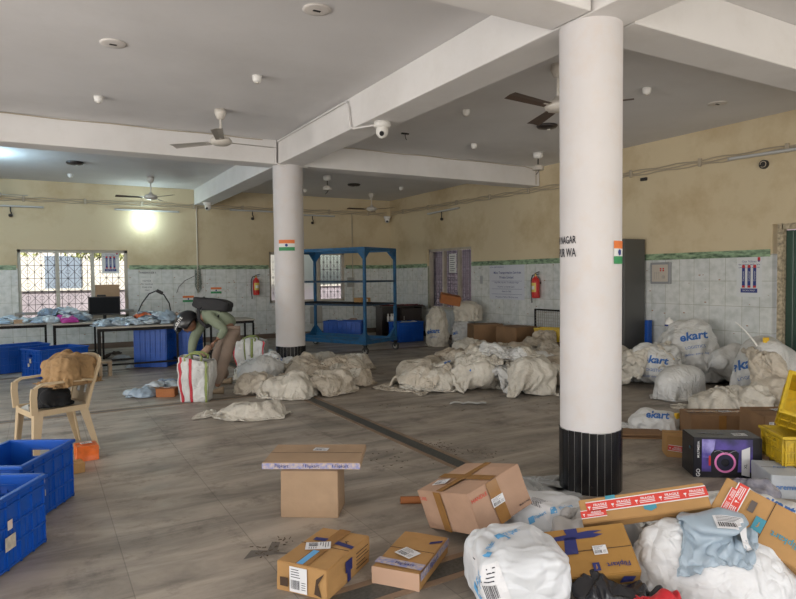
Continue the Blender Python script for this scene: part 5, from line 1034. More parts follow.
carton('white_carton', (4.52, 2.46, .08), (0, 0, -.70), (.24, .36, .16), M_WBX, 'white carton with blue script, left of two by the right edge', grp='white cartons', deco=(('text', 'front', 'premium', .05, 0, 0, 0, M_BLUE, 1), ('text', 'top', 'Atta', .05, 0, 0, 0, M_BLUE, 1)))
carton('white_carton', (4.62, 2.10, .09), (.0, 0, -.62), (.36, .3, .18), M_WBX, 'white carton with blue script at the right edge of the photo', grp='white cartons', deco=(('text', 'front', 'fresh pure', .055, 0, 0, 0, M_BLUE, 1), ('text', 'left', 'fresh', .05, 0, 0, 0, M_BLUE, 1), ('text', 'top', 'store dry', .04, 0, 0, 0, M_BLU2, 1)))
# small boxes elsewhere
carton('parcel_box', (.31, 5.98, .065), (0, 0, .1), (.17, .17, .13), mat('orange_wrapped', (.70, .14, .02), .3, var=.25, var_scale=14), 'small orange taped parcel at the foot of the plastic chair', deco=(('label', 'top', 0, .1, .09, .06, 0, 1),))
carton('parcel_box', (.205, 5.62, .04), (0, 0, .2), (.12, .14, .08), C_OR, 'small brown box half hidden behind the farther blue crate')
carton('cardboard_box', (1.30, YB-.15, 1.15), (0, 0, 0), (.48, .2, .56), C_TAN, 'tan box standing on the window ledge behind the monitor', deco=(('label', 'front', .2, -.1, .12, .12, 0, 1),), seam=None)
struct(MB().bbox((.68, YB-.13, .84), (2.3, .26, .05), mat('sill_stone', (.3, .29, .27), .6), .005).build('trim_12'))
carton('cardboard_box', (7.84, 11.35, 1.03), (.12, .2, -.5), (.44, .34, .2), C_RED, 'orange-brown box lying tilted on top of the standing sacks')
carton('parcel_box', (1.42, 8.63, .055), (0, 0, -.45), (.24, .18, .11), C_RED, 'small orange-brown box among the floor parcels by the table', deco=(('label', 'top', 0, 0, .08, .05, 0, 1),)); carton('parcel_box', (1.24, 8.85, .045), (0, 0, -.3), (.2, .16, .09), C_OR, 'small box with printed tape under the grey parcels on the floor')
carton('parcel_box', (1.72, 8.55, .08), (0, 0, -.5), (.14, .2, .16), C_TAN, 'small tan box left of the striped bag on the floor')
carton('parcel_box', (6.1, 12.2, 1.035), (0, 0, .4), (.3, .22, .11), C_OR, 'small open box on the middle shelf of the blue rack', deco=(('label', 'front', 0, 0, .1, .06, 0, 1),))
carton('parcel_box', (-.35, 13.2, .8), (0, 0, .1), (.16, .14, .07), C_TAN, 'small tan box on the left-edge table'); 
for k, (x, y, c_) in enumerate(((1.9, 13.5, (.55, .6, .66)), (2.25, 11.75, (.42, .45, .47)), (1.7, 11.7, (.3, .32, .35)))):
    carton('parcel_box', (x, y, TH+.06), (0, 0, .1*k), (.32, .22, .12), mat('grey_wrap_%s' % 'abc'[k], c_, .4, var=.1), ['pale grey wrapped box on the table behind', 'grey wrapped box at the right of the long table', 'dark grey wrapped box in the middle of the long table'][k], deco=(('label', 'top', 0, 0, .1, .07, 0, 1),))

# dry bits and dark smears on the floor
r_ = random.Random(12); M_DEB = mat('dry_debris', (.10, .07, .045), .9); mb = MB()
for (x0, y0, x1, y1, n, sp) in ((3.0, 4.9, 3.35, 4.2, 90, .07), (1.0, 3.35, 1.2, 3.5, 30, .05), (3.5, 6.6, 5.5, 5.6, 50, .25), (2.4, 4.9, 2.6, 4.4, 20, .1)):
    for i in range(n):
        t_ = r_.random(); x = x0+(x1-x0)*t_+r_.gauss(0, sp); y = y0+(y1-y0)*t_+r_.gauss(0, sp); a = r_.uniform(0, PI); l = r_.uniform(.006, .028); w_ = r_.uniform(.002, .006)
        mb.box((x, y, .002), (l, w_, .003), M_DEB, rot=(0, 0, a))
tag(mb.build('floor_debris'), 'dry leaf bits and grit scattered on the marble floor', 'debris', kind='stuff')
M_SMR = mat('dark_smear', (.13, .115, .10), .6)
for k, (pts, lb) in enumerate(((((.93, 3.36), (1.0, 3.45), (1.08, 3.40), (1.14, 3.5), (1.18, 3.47), (1.12, 3.36), (1.2, 3.28), (1.1, 3.33), (1.0, 3.36)), 'dark branching smear on the floor left of the plain upright box'), (((-.05, 3.15), (.05, 3.22), (.12, 3.2), (.02, 3.13)), 'small dark smear on the floor right of the nearest crate'))):
    mb = MB(); mb.add([(x, y, .0015) for x, y in pts], [list(range(len(pts)))], M_SMR); tag(mb.build('floor_smear'), lb, 'stain')
# ------------------------------------------------------------------ woven sacks
def weave(nm, c, dirt, amt, rough=.62): return mat(nm, c, rough, var=.06, var_scale=2.5, dirt=dirt, dirt_scale=5, dirt_amt=amt, folds=1.0)
S_BEI = weave('beige_woven_plastic', (.56, .50, .41), (.36, .29, .21), .7); S_BEI2 = weave('cream_woven_plastic', (.62, .58, .50), (.40, .34, .27), .6); S_DRT = weave('dirty_woven_plastic', (.50, .43, .34), (.30, .24, .17), .8)
S_WHT = weave('white_woven_plastic', (.66, .66, .64), (.45, .42, .38), .45, .5); S_CLN = weave('clean_white_weave', (.70, .71, .72), (.55, .54, .53), .35, .45); MATS['clean_white_weave'].node_tree.nodes['Bump'].inputs['Strength'].default_value = .9; S_GRN = weave('green_woven_plastic', (.07, .13, .09), (.04, .06, .05), .5)
M_EK = mat('ekart_blue_print', (.035, .14, .42), .6); M_ORANGE = mat('yellow_seal', (.8, .5, .03), .4)
def sk(P, name, m, label, cat='sack', grp=None, sub=1):
    o = grid_mesh(P, name, m, sub=sub); return tag(o, label, cat, grp)
def print_on(o, px, py, txt, size, rot=0, m=None, lines=(), dirn=None, bold=.03, shear=.15):
    """lettering projected along the line of sight direction at that place, horizontal, so it follows the folds"""
    n = -(Vector((ray(px, py).x, ray(px, py).y, -.25))).normalized() if dirn is None else Vector(dirn).normalized()
    c = hitpt(o, px, py); x = Vector((0, 0, 1)).cross(n).normalized(); y = n.cross(x)
    a = math.radians(rot); x2 = x*math.cos(a)+y*math.sin(a); y2 = -x*math.sin(a)+y*math.cos(a); M = frame(c, x2, y2)
    vs, fs = glyphs(txt, shear, bold); sh = [([q*size for q in vs], fs, m or M_EK)]
    for k, (s, sz, dy) in enumerate(lines):
        v2, f2 = glyphs(s); sh.append(([q*sz+Vector((0, dy, 0)) for q in v2], f2, m or M_EK))
    return drape('lettering', o, M, sh, o, eps=.004, maxlen=size*.25)
def hitpt(o, px, py):
    dg = bpy.context.evaluated_depsgraph_get(); dg.update(); me = o.evaluated_get(dg).to_mesh(); Mt = wmat(o)
    b = BVHTree.FromPolygons([Mt @ q.co for q in me.vertices], [list(p.vertices) for p in me.polygons]); d = ray(px, py).normalized()
    h = b.ray_cast(Vector((0, 0, CAM_H)), d, 60)
    if h[0]: return h[0]
    h = b.find_nearest(Vector((0, 0, CAM_H))+d*(Mt.translation-Vector((0, 0, CAM_H))).dot(d)); return h[0]
LATX, LATY, DEPX, DEPY = Rt0.x, Rt0.y, math.sin(YAW), math.cos(YAW)
ANG = math.atan2(Rt0.y, Rt0.x)
def heap(pile, spec, grp, seed0, name='woven_sack', flats=(), fl=.48, sc=.50):
    out = []
    for k, (px, py, W, L, rot, sx, sy, amp, m, lb) in enumerate(spec):
        c = at(px, py)
        if k in flats: P = empty_sack(c.x, c.y, .04, W*1.25, L*1.15, ANG+rot, seed0+k*3, sx=sx, sy=sy, amp=amp, pile=pile, press=5.0, cr=.25, cells=(8, 5), steps=90, nu=72, nv=48)
        else: P = full_sack(c.x, c.y, None, W*sc, L*sc*2.0, ANG+rot, seed0+k*3, pile=pile, fold=.10, slack=1.35, flat=fl, cr=1.5, neck=None if k % 3 else .85, nr=.07, bend=0, nu=68, nv=46, steps=60)
        out.append(sk(P, name, m, lb, 'sack', grp))
    return out
# heap round the foot of the far column
p1 = Pile(.5, 5.5, 5.8, 11.5); pass
G1 = 'limp beige sacks heaped at the foot of the far column'
h1 = heap(p1, [(258, 391, .55, .9, .1, .62, .5, .10, S_BEI, 'beige sack at the front left corner of the heap by the far column'), (290, 396, .6, .9, 1.3, .6, .6, .09, S_BEI2, 'cream sack at the middle front of the heap by the far column'), (326, 392, .6, .95, -.4, .6, .55, .10, S_BEI, 'beige sack at the front right of the heap by the far column'),
 (356, 384, .5, .8, .9, .6, .55, .09, S_DRT, 'beige sack at the right end of the heap by the far column'), (248, 380, .42, .6, .5, .6, .6, .08, S_BEI2, 'pale sack end at the left tip of the heap by the far column'), (310, 380, .6, 1.0, 2.0, .6, .6, .12, S_DRT, 'brownish sack in the middle of the heap by the far column'),
 (262, 380, .62, 1.05, -1.15, .62, .7, .10, S_WHT, 'whitish sack with blue print lying over the left of the far column heap'), (338, 376, .6, 1.0, -.9, .55, .6, .12, S_BEI2, 'cream sack folded over the right top of the far column heap'), (300, 376, .55, .9, .3, .6, .6, .11, S_BEI, 'beige sack on the crest of the heap in front of the far column'), (357, 368, .5, .8, .4, .55, .55, .12, S_BEI, 'beige sack sticking up at the rear right of the far column heap'), (272, 374, .55, .8, .8, .6, .6, .1, S_BEI, 'beige sack at the rear left of the far column heap'), (320, 370, .55, .8, 1.4, .6, .6, .1, S_BEI2, 'cream sack at the rear middle of the far column heap')], G1, 100, flats=(), fl=.45, sc=.48)
def drapes(pile, spec, grp, seed0):
    out = []
    for k, (px, py, W, L, rot, m, lb) in enumerate(spec):
        c = at(px, py); P = empty_sack(c.x, c.y, .03, W, L, ANG+rot, seed0+k*5, sx=.80, sy=.80, amp=.06, pile=pile, press=1.5, cr=.3, cells=(9, 7), steps=95, nu=80, nv=54)
        out.append(sk(P, 'woven_sack', m, lb, 'sack', grp))
    return out
k1 = drapes(p1, [(262, 390, .62, .95, 1.3, S_BEI2, 'cream sack draped over the left front of the far column heap'), (300, 392, .62, .95, 1.7, S_BEI, 'beige sack draped over the middle front of the far column heap'), (338, 386, .6, .9, 1.1, S_BEI2, 'cream sack draped over the right front of the far column heap'), (356, 376, .5, .8, .4, S_BEI, 'beige sack draped over the right end of the far column heap'), (266, 378, .62, 1.05, -1.2, S_WHT, 'whitish sack with blue print lying on top of the left of the far column heap'), (322, 378, .6, 1.0, 2.2, S_DRT, 'brownish sack folded over the crest of the far column heap'), (345, 370, .5, .9, 1.9, S_BEI2, 'cream sack rolled over the rear right crest of the far column heap')], G1, 1500)
print_on(k1[4], 272, 368, 'ekart', .13, 5)
c = at(252, 416); sk(full_sack(c.x, c.y, 0, .21, 1.15, ANG+PI/2-.12, 333, pile=Pile(.5, 4.5, 4, 9), fold=.10, slack=1.3, flat=.32, cr=1.5, neck=.8, nr=.1, bend=0), 'woven_sack', S_BEI2, 'long flat cream sack lying on the floor in front of the far column heap')
# central heap
p2 = Pile(2.8, 4.2, 10.5, 12); pass
for (x_, y_, dx_, dy_, h_) in ((8.02, 10.35, .7, .6, .5), (8.15, 9.5, .65, .6, .5), (8.2, 8.65, .55, .55, .5)): p2.block(x_, y_, dx_, dy_, h_)
h2 = heap(p2, [(404, 390, .6, 1.1, .9, .6, .65, .09, S_BEI, 'beige sack at the far left tip of the central heap'), (432, 388, .65, 1.1, 1.4, .6, .6, .10, S_BEI2, 'cream sack with a blue patch at the left of the central heap'), (455, 383, .5, .7, .2, .5, .5, .08, S_GRN, 'dark green sack poking out low in the central heap'),
 (474, 388, .7, 1.1, .3, .6, .6, .12, S_BEI2, 'cream sack at the front middle of the central heap'), (505, 391, .5, .8, 1.2, .55, .55, .08, S_WHT, 'small whitish sack flattened at the front of the central heap'), (532, 392, .7, 1.05, .1, .65, .65, .11, S_BEI2, 'cream sack at the front right of the central heap beside the near column'),
 (558, 386, .65, 1.0, .6, .6, .6, .10, S_DRT, 'dingy sack low behind the near column edge'), (425, 378, .65, 1.2, -.9, .6, .7, .11, S_BEI, 'beige sack draped over the left hump of the central heap'), (462, 376, .6, 1.0, .8, .6, .6, .11, S_DRT, 'brownish sack behind the front middle of the central heap'),
 (492, 378, .65, 1.05, -.2, .6, .6, .12, S_BEI2, 'cream sack in the centre of the central heap'), (520, 380, .7, 1.1, 1.3, .6, .6, .12, S_WHT, 'whitish loosely rolled sack in the centre right of the central heap'), (552, 376, .65, 1.0, .3, .6, .6, .10, S_BEI, 'beige sack at the right of the central heap touching the near column in view'),
 (478, 368, .65, 1.1, .5, .6, .6, .12, S_BEI, 'beige sack on the left shoulder of the central heap'), (505, 366, .65, 1.1, -1.0, .6, .65, .13, S_DRT, 'dingy sack folded across the top of the central heap'), (535, 366, .65, 1.0, .9, .6, .6, .12, S_BEI2, 'cream sack on the right shoulder of the central heap'), (490, 362, .6, 1.0, 1.5, .55, .6, .13, S_BEI2, 'cream sack at the very top of the central heap'), (575, 372, .65, 1.0, .5, .6, .6, .12, S_BEI, 'beige sack hidden partly behind the near column'),
 (515, 386, .6, .9, -.5, .6, .6, .12, S_BEI2, 'cream sack laid over the front right of the central heap'), (450, 372, .6, .9, 1.1, .6, .6, .12, S_DRT, 'dingy sack on the upper left of the central heap'), (485, 384, .6, .9, .6, .6, .6, .12, S_BEI, 'beige sack laid over the front middle of the central heap'), (540, 360, .6, .9, .2, .6, .6, .12, S_DRT, 'dingy sack at the rear right of the central heap'), (470, 360, .6, .9, .9, .6, .6, .12, S_BEI2, 'cream sack at the rear left of the central heap'),
 (492, 372, .5, .8, .4, .6, .6, .12, S_BEI, 'beige lumpy sack heaped high in the middle of the central heap'), (512, 368, .5, .8, 1.2, .6, .6, .12, S_DRT, 'dingy lumpy sack heaped high right of the middle of the central heap')], 'limp beige sacks in the central heap', 200, flats=(0,), sc=.48, fl=.5)
k2 = drapes(p2, [(415, 388, .66, 1.2, 1.0, S_BEI, 'beige sack spread over the left tail of the central heap'), (440, 384, .62, 1.0, .3, S_BEI2, 'cream sack with blue marks spread on the left hump of the central heap'), (478, 388, .62, 1.0, .2, S_BEI2, 'cream sack spread over the low front of the central heap'), (510, 388, .6, 1.0, 1.4, S_WHT, 'white loose sack spread over the front right of the central heap'), (535, 388, .62, 1.0, .3, S_BEI2, 'cream sack bulging at the front right foot of the central heap'), (462, 376, .6, 1.0, -.7, S_BEI, 'beige sack spread over the left shoulder of the central heap'), (500, 378, .65, 1.0, .1, S_BEI2, 'cream sack spread across the face of the central heap'), (530, 376, .6, 1.0, .9, S_DRT, 'dingy sack spread over the right face of the central heap'), (480, 366, .62, 1.0, -1.1, S_DRT, 'dingy sack spread on the left top of the central heap'), (512, 364, .62, 1.0, 1.3, S_BEI2, 'cream sack spread over the very top of the central heap'), (545, 366, .6, .9, .2, S_BEI, 'beige sack spread over the right top of the central heap')], 'limp beige sacks in the central heap', 1700)
print_on(k2[1], 447, 365, 'ek', .10, 10); print_on(k2[2], 472, 386, 'e', .09, 0)
c = at(468, 404); mb = MB(); r = random.Random(4)
vs = [(-.22+.44*i/8, -.045+.09*j/2, .006+.02*abs(math.sin(i*1.1))) for i in range(9) for j in range(3)]; fs = [(i*3+j, (i+1)*3+j, (i+1)*3+j+1, i*3+j+1) for i in range(8) for j in range(2)]
mb.add(vs, fs, S_WHT, smooth=True); mb.add([(a, b, d_-.004) for a, b, d_ in vs], fs, S_WHT, smooth=True); o = mb.build('plastic_strip'); o.location = c; o.rotation_euler = (0, 0, ANG-.1); tag(o, 'white folded plastic strip lying on bare floor before the central heap', 'strip')
# standing sacks by the grilled window
P = full_sack(7.57, 11.48, 0, .25, 1.20, ANG, 11, stand=True, neck=.9, nr=.10, slack=1.18, fold=.05, cr=1.3, lumps=4, lump=.25); o = sk(P, 'full_sack', S_BEI2, 'full cream sack standing upright left of its pair under the grilled window', 'sack', 'full sacks by the grilled window'); print_on(o, 433, 331, 'ekart', .13, 0, lines=(('logistics', .05, -.12),))
P = full_sack(8.15, 11.25, 0, .30, .75, ANG, 15, stand=True, neck=.9, nr=.12, slack=1.18, fold=.05, cr=1.3, flat=.9); o = sk(P, 'full_sack', S_WHT, 'full white sack on the floor right of the upright one, under another sack', 'sack', 'full sacks by the grilled window'); print_on(o, 455, 333, 'ek', .12, 0)
P = full_sack(8.20, 11.18, .55, .30, .85, ANG+1.3, 17, neck=.9, nr=.08, slack=1.2, fold=.05, cr=1.3, flat=.75); sk(P, 'full_sack', S_BEI2, 'full cream sack lying on top of the white one under the grilled window', 'sack', 'full sacks by the grilled window')
for k, (px, py) in enumerate(((452, 348), (460, 347))):
    o = thing('black_shoe', ['left black shoe in front of the full sacks', 'right black shoe in front of the full sacks'][k], 'shoe', at(px, py), ANG-1.6, 'black shoes'); mb = MB()
    mb.lathe([(0, 0), (.05, 0), (.055, .03), (.05, .07), (.035, .10), (.02, .085), (0, .06)], M_BLACK, 16, M=Matrix.Diagonal((2.2, .9, 1, 1))); mb.build('upper', o); mb = MB(); mb.bbox((0, 0, .012), (.25, .1, .02), M_DARK, .008); mb.build('sole', o)
# printed sacks at the right wall
p3 = Pile(4, 1.8, 8.62, 8); GR = 'big white sacks with blue lettering along the right wall'; WR_ = ((1, 0, XR-.03),)
def big(X, Y, R, L, rot, seed, lb, m=S_WHT, z=0, **kw):
    P = full_sack(X, Y, z, R, L, ANG+rot, seed, pile=p3, walls=WR_, **kw); return sk(P, 'printed_sack', m, lb, 'sack', GR)
KW = dict(slack=1.2, fold=.06, fric=.7, lump=.4, lumps=5, cr=1.6, bend=.01)
b2 = big(8.12, 5.72, .43, 1.2, .3, 22, 'tallest white lettered sack against the tiles in the right-hand group', flat=1.0, neck=.86, **KW)
b1 = big(7.38, 5.78, .34, 1.0, .9, 21, 'round white lettered sack at the left of the right-hand sack group', flat=.85, neck=.86, **KW)
b3 = big(8.22, 5.02, .30, 1.0, -.7, 23, 'white sack with a bunched neck between the two lettered sacks', flat=.95, neck=.8, **KW)
b4 = big(7.65, 6.55, .26, .8, .2, 24, 'white sack half hidden behind the near column on its right side', S_BEI2, flat=.8, neck=.86, **KW)
b6 = big(7.72, 4.35, .40, 1.15, -.9, 26, 'large white lettered sack at the right with a yellow seal on its neck', flat=.92, neck=.86, **KW)
b7 = big(8.15, 3.75, .30, .9, .4, 27, 'white sack at the right edge of the right-hand group', S_BEI2, flat=.8, neck=.86, **KW)
b5 = big(6.98, 5.02, .23, 1.25, -.95, 25, 'long white sack lying across the front of the right-hand group', flat=.9, neck=.9, slack=1.2, fold=.06, fric=.7, cr=1.5)
h3 = heap(p3, [(720, 410, .6, 1.1, 1.2, .6, .65, .10, S_BEI2, 'flat cream sack spread in front of the long white sack'), (748, 412, .5, .9, .2, .5, .5, .11, S_BEI2, 'crumpled cream sack below the large right lettered sack'), (780, 408, .55, .9, .8, .55, .6, .10, S_BEI, 'crumpled beige sack above the tall brown box'), (655, 428, .42, .8, 1.3, .65, .6, .09, S_WHT, 'small crumpled white sack with a yellow seal on the flattened boxes'), (664, 386, .36, .8, -.4, .4, .8, .08, S_BEI2, 'twisted cream sack neck hanging between the two left lettered sacks'), (632, 385, .4, .7, .4, .6, .6, .08, S_BEI2, 'scrap of white sack low on the right side of the near column')], 'crumpled sacks among the right-hand group', 300, flats=(4,), fl=.4, sc=.44)
for o, a in ((b1, (655, 360, 'ekart', .15, -6)), (b2, (693, 336, 'ekart', .17, 12)), (b6, (746, 364, 'ekart', .17, 14)), (h3[3], (657, 415, 'ekart', .1, 0))):
    try: print_on(o, a[0], a[1], a[2], a[3], a[4], lines=(('LOGISTICS', .055, -a[3]*.95), ('deliver every day', .045, -a[3]*1.5)) if a[3] > .12 else ())
    except Exception as ex: print('print', ex)
def seal(px, py, o, lb, s=.05):
    c = hitpt(o, px, py); q = tag(MB().bbox((0, 0, 0), (s, s*.6, s*1.2), M_ORANGE, .006).build('yellow_seal', loc=c), lb, 'seal', 'yellow sack seals'); return q
seal(684, 370, h3[4], 'yellow seal on the twisted neck between the left lettered sacks'); seal(677, 416, h3[3], 'yellow seal on the small crumpled sack'); seal(766, 341, b6, 'yellow seal on top of the large right lettered sack', .07)
o = tag(MB().tube([Vector(hitpt(b6, 757, 346))+Vector((-.03*i, .02*i, .055*i-.002*i*i)) for i in range(8)], [.012-.001*i for i in range(8)], M_WHITE, 6).build('cable_tie'), 'long white cable tie sticking up behind the right lettered sack', 'cable tie')
t = thing('spray_bottle', 'small white bottle with a blue band standing on the tallest sack', 'bottle', hitpt(b2, 663, 322)+Vector((0, 0, -.02))); mb = MB(); mb.lathe([(0, 0), (.06, 0), (.06, .06), (.05, .1), (.02, .12), (.02, .14), (0, .14)], M_WHITE, 16); mb.build('body', t); mb = MB(); mb.lathe([(.061, .01), (.061, .035)], M_NAVY, 16); mb.build('band', t)
# ------------------------------------------------------------------ plastic mailers
PB = [mat('grey_mailer_%d' % i, c_, .3, bump=.3, bump_scale=25, var=.1, var_scale=5) for i, c_ in enumerate([(.30, .38, .46), (.42, .50, .57), (.20, .26, .34), (.50, .56, .60)])]
M_MAG = mat('magenta_mailer', (.42, .03, .25), .35); M_ORM = mat('orange_mailer', (.60, .12, .03), .35); M_POLY = mat('white_poly_bag', (.64, .66, .68), .3, bump=.35, bump_scale=14, spec=.5); M_BLKP = mat('black_poly_bag', (.02, .02, .024), .25, bump=.4, bump_scale=20); M_REDB = mat('red_poly_bag', (.50, .02, .03), .3)
def mailer(x, y, pile, s, rot, seed, m, lb, grp=None, amp=.02, L=1.35, pr=14, cat='parcel', sub=1, nu=32, nv=22, st=60, sq=.93, z=.02):
    P = empty_sack(x, y, z, s, s*L, rot, seed, sx=sq, sy=sq, amp=amp, pile=pile, nu=nu, nv=nv, steps=st, press=pr, lay=.03); return sk(P, 'plastic_mailer', m, lb, cat, grp, sub)
def table_pile(x0, y0, x1, y1, h=TH): q = Pile(x0, y0, x1, y1, .02); q.H[:] = h+.002; return q
rr = random.Random(5); COLS = ['grey-blue', 'pale blue-grey', 'dark slate', 'silvery']
def mound(p, cx, cy, rx, ry, h):
    X = p.x0+np.arange(p.nx)[:,None]*p.res-cx; Y = p.y0+np.arange(p.ny)[None,:]*p.res-cy; p.H += h*np.exp(-(X/rx)**2-(Y/ry)**2)
pt = table_pile(.2, 10.8, 3.2, 12.6); mound(pt, 1.75, 11.62, .35, .2, .07); GT = 'plastic mailers heaped on the long table'
WH = ['at the left end', 'left of the middle', 'in the middle', 'right of the middle', 'at the right end']
n_ = 0
for k in range(15):
    u = k % 5; row = k//5; x = .93+.24*u+rr.uniform(-.04, .04); y = 11.42+.16*row+rr.uniform(-.03, .03); ci = rr.randrange(4)
    mailer(x, y, pt, .24+rr.uniform(-.02, .05), rr.uniform(0, 3), 500+k, PB[ci], '%s plastic mailer %s of the long table, %s row' % (COLS[ci], WH[u], ['front', 'middle', 'back'][row]), GT, amp=.03)
for k, (x, y, s, r, m, lb) in enumerate([(1.50, 11.75, .32, .3, M_ORM, 'orange plastic mailer on the heap in the middle of the long table'), (1.85, 11.62, .34, 1.2, PB[1], 'pale mailer leaning high on the right heap of the long table'), (2.0, 11.75, .36, .6, PB[3], 'silvery mailer on the crest of the long table heap beside the helmet'), (1.65, 11.8, .36, 1.9, PB[0], 'grey-blue mailer across the top of the long table heap'), (1.9, 11.5, .30, 2.6, PB[0], 'grey-blue mailer on top at the right end of the long table'), (2.02, 11.55, .2, .2, mat('brown_mailer', (.30, .2, .14), .5), 'brown paper mailer at the right end of the long table heap')]): mailer(x, y, pt, s, r, 540+k, m, lb, None, amp=.04)
pt = table_pile(-1.4, 12.4, 1.2, 14.2); mound(pt, .25, 13.4, .35, .3, .14); mound(pt, -.55, 13.35, .25, .2, .08); GT2 = 'plastic mailers heaped below the left window'
for k in range(18):
    u = k % 6; x = -.02+.155*u+rr.uniform(-.04, .04); y = 13.05+.28*(k//6)+rr.uniform(-.05, .05); ci = rr.randrange(4)
    if x > .72 and y < 13.8: x -= .25
    mailer(x, y, pt, .25+rr.uniform(-.02, .06), rr.uniform(0, 3), 600+k, PB[ci], '%s plastic mailer in the heap below the left window, %s row, %s' % (COLS[ci], ['front', 'middle', 'back'][k//6], ['leftmost', 'second from left', 'third from left', 'fourth from left', 'second from right', 'rightmost'][u]), GT2, amp=.05)
for k, (x, y) in enumerate(((.1, 13.5), (.35, 13.6), (.2, 13.35), (.5, 13.55))): mailer(x, y, pt, .34, k, 640+k, PB[k % 4], '%s crumpled mailer near the top of the heap below the left window' % COLS[k], GT2, amp=.09)
o = mailer(.42, 12.85, pt, .30, .25, 650, M_MAG, 'magenta plastic mailer with a white label at the front of the middle table', amp=.015)
for k, (x, y) in enumerate(((-.62, 13.15), (-.45, 13.3), (-.75, 13.4), (-.25, 13.2))): mailer(x, y, pt, .3, k*1.3, 660+k, PB[k % 4], '%s mailer on the left-edge table, %s' % (COLS[k], ['front', 'middle', 'back', 'right'][k]), GT2, amp=.06)
def lab_on(o, px, py, w_, h_, rot=0, up=True):
    c = hitpt(o, px, py); a = math.radians(rot); M = frame(c, (math.cos(ANG+a), math.sin(ANG+a), 0), (-math.sin(ANG+a), math.cos(ANG+a), 0)) if up else frame(c, Vector((0, 0, 1)).cross(-Fw).normalized()*math.cos(a)+Up*math.sin(a), Up*math.cos(a)-Rt*math.sin(a))
    def g(x0, x1, y0, y1, n): return ([(x0+(x1-x0)*i/n, y0+(y1-y0)*j/n, 0) for i in range(n+1) for j in range(n+1)], [(i*(n+1)+j, (i+1)*(n+1)+j, (i+1)*(n+1)+j+1, i*(n+1)+j+1) for i in range(n) for j in range(n)])
    q = drape('shipping_label', o, M, [g(-w_/2, w_/2, -h_/2, h_/2, 8)+(M_LAB,)], o, eps=.004, maxlen=1)
    sh = []; r_ = random.Random(9); x = -.42*w_
    while x < .1*w_: bw = r_.choice((.015, .03))*w_; sh.append(([(x, -.38*h_, 0), (x+bw, -.38*h_, 0), (x+bw, 0, 0), (x, 0, 0)], [(0, 1, 2, 3)], M_INK)); x += bw*2.1
    for i in range(4): sh.append(([(-.42*w_, (.08+.1*i)*h_, 0), (.1*w_+.07*w_*i, (.08+.1*i)*h_, 0), (.1*w_+.07*w_*i, (.11+.1*i)*h_, 0), (-.42*w_, (.11+.1*i)*h_, 0)], [(0, 1, 2, 3)], M_INK))
    drape('barcode', o, M, sh, o, eps=.006, maxlen=.05)
lab_on(o, 66, 316, .14, .1)
# floor litter of mailers near the table
pf = Pile(.3, 7.5, 2.6, 10.5); pf.block(1.42, 8.63, .24, .2, .11, -.45); pf.block(1.24, 8.85, .2, .16, .09, -.3); pf.block(1.72, 8.55, .16, .2, .16, -.5)
for k, (x, y, s, m, lb) in enumerate([(1.08, 8.95, .3, PB[1], 'pale mailer at the left of the floor parcels'), (1.15, 8.8, .28, PB[0], 'grey-blue mailer over the small printed box on the floor'), (1.38, 9.1, .34, PB[1], 'pale mailer lying behind the small orange-brown floor box'), (1.6, 8.95, .32, PB[3], 'silvery mailer at the right of the floor parcels'), (1.5, 9.15, .3, PB[2], 'dark slate mailer at the back of the floor parcels'), (1.35, 8.95, .26, PB[3], 'silvery mailer on top of the floor parcels')]): mailer(x, y, pf, s, k*1.1, 700+k, m, lb, 'mailers on the floor near the striped bag', amp=.04)
pf = Pile(.2, 9.5, 3.4, 13)
for k, (px, py, s, m, lb) in enumerate([(118, 354, .3, mat('dark_rag', (.08, .06, .05), .9), 'dark rag heap under the long table'), (122, 360, .3, PB[3], 'silvery mailer on the floor under the long table'), (112, 358, .3, MATS['dark_rag'], 'second dark rag under the left end of the long table'), (131, 368, .22, PB[1], 'pale scrap on the floor under the long table front'), (265, 352, .34, PB[3], 'white plastic scrap on the floor left of the far column')]):
    c = at(px, py); mailer(c.x, c.y, pf, s, k, 720+k, m, lb, 'scraps on the floor under the tables', amp=.08)
# contents of crates
for k, (x, y, z, s, m, lb) in enumerate([(6.45, 14.2, .46, .35, PB[3], 'silvery scrap heaped in the crate behind the rack'), (6.8, 14.2, .46, .3, mat('brown_mailer', ()), 'brown scrap in the crate behind the rack'), (7.45, 12.75, .44, .3, PB[0], 'grey mailer heaped in the crate right of the rack, left one'), (7.62, 12.8, .44, .3, mat('yellowish_mailer', (.5, .55, .3), .4), 'yellowish mailer in the crate right of the rack'), (7.72, 12.72, .44, .3, PB[3], 'silvery mailer in the crate right of the rack, right one')]):
    q = Pile(x-.5, y-.5, x+.5, y+.5); q.H[:] = z; mailer(x, y, q, s, k, 740+k, m, lb, 'mailers in the far crates', amp=.10, sq=.7)
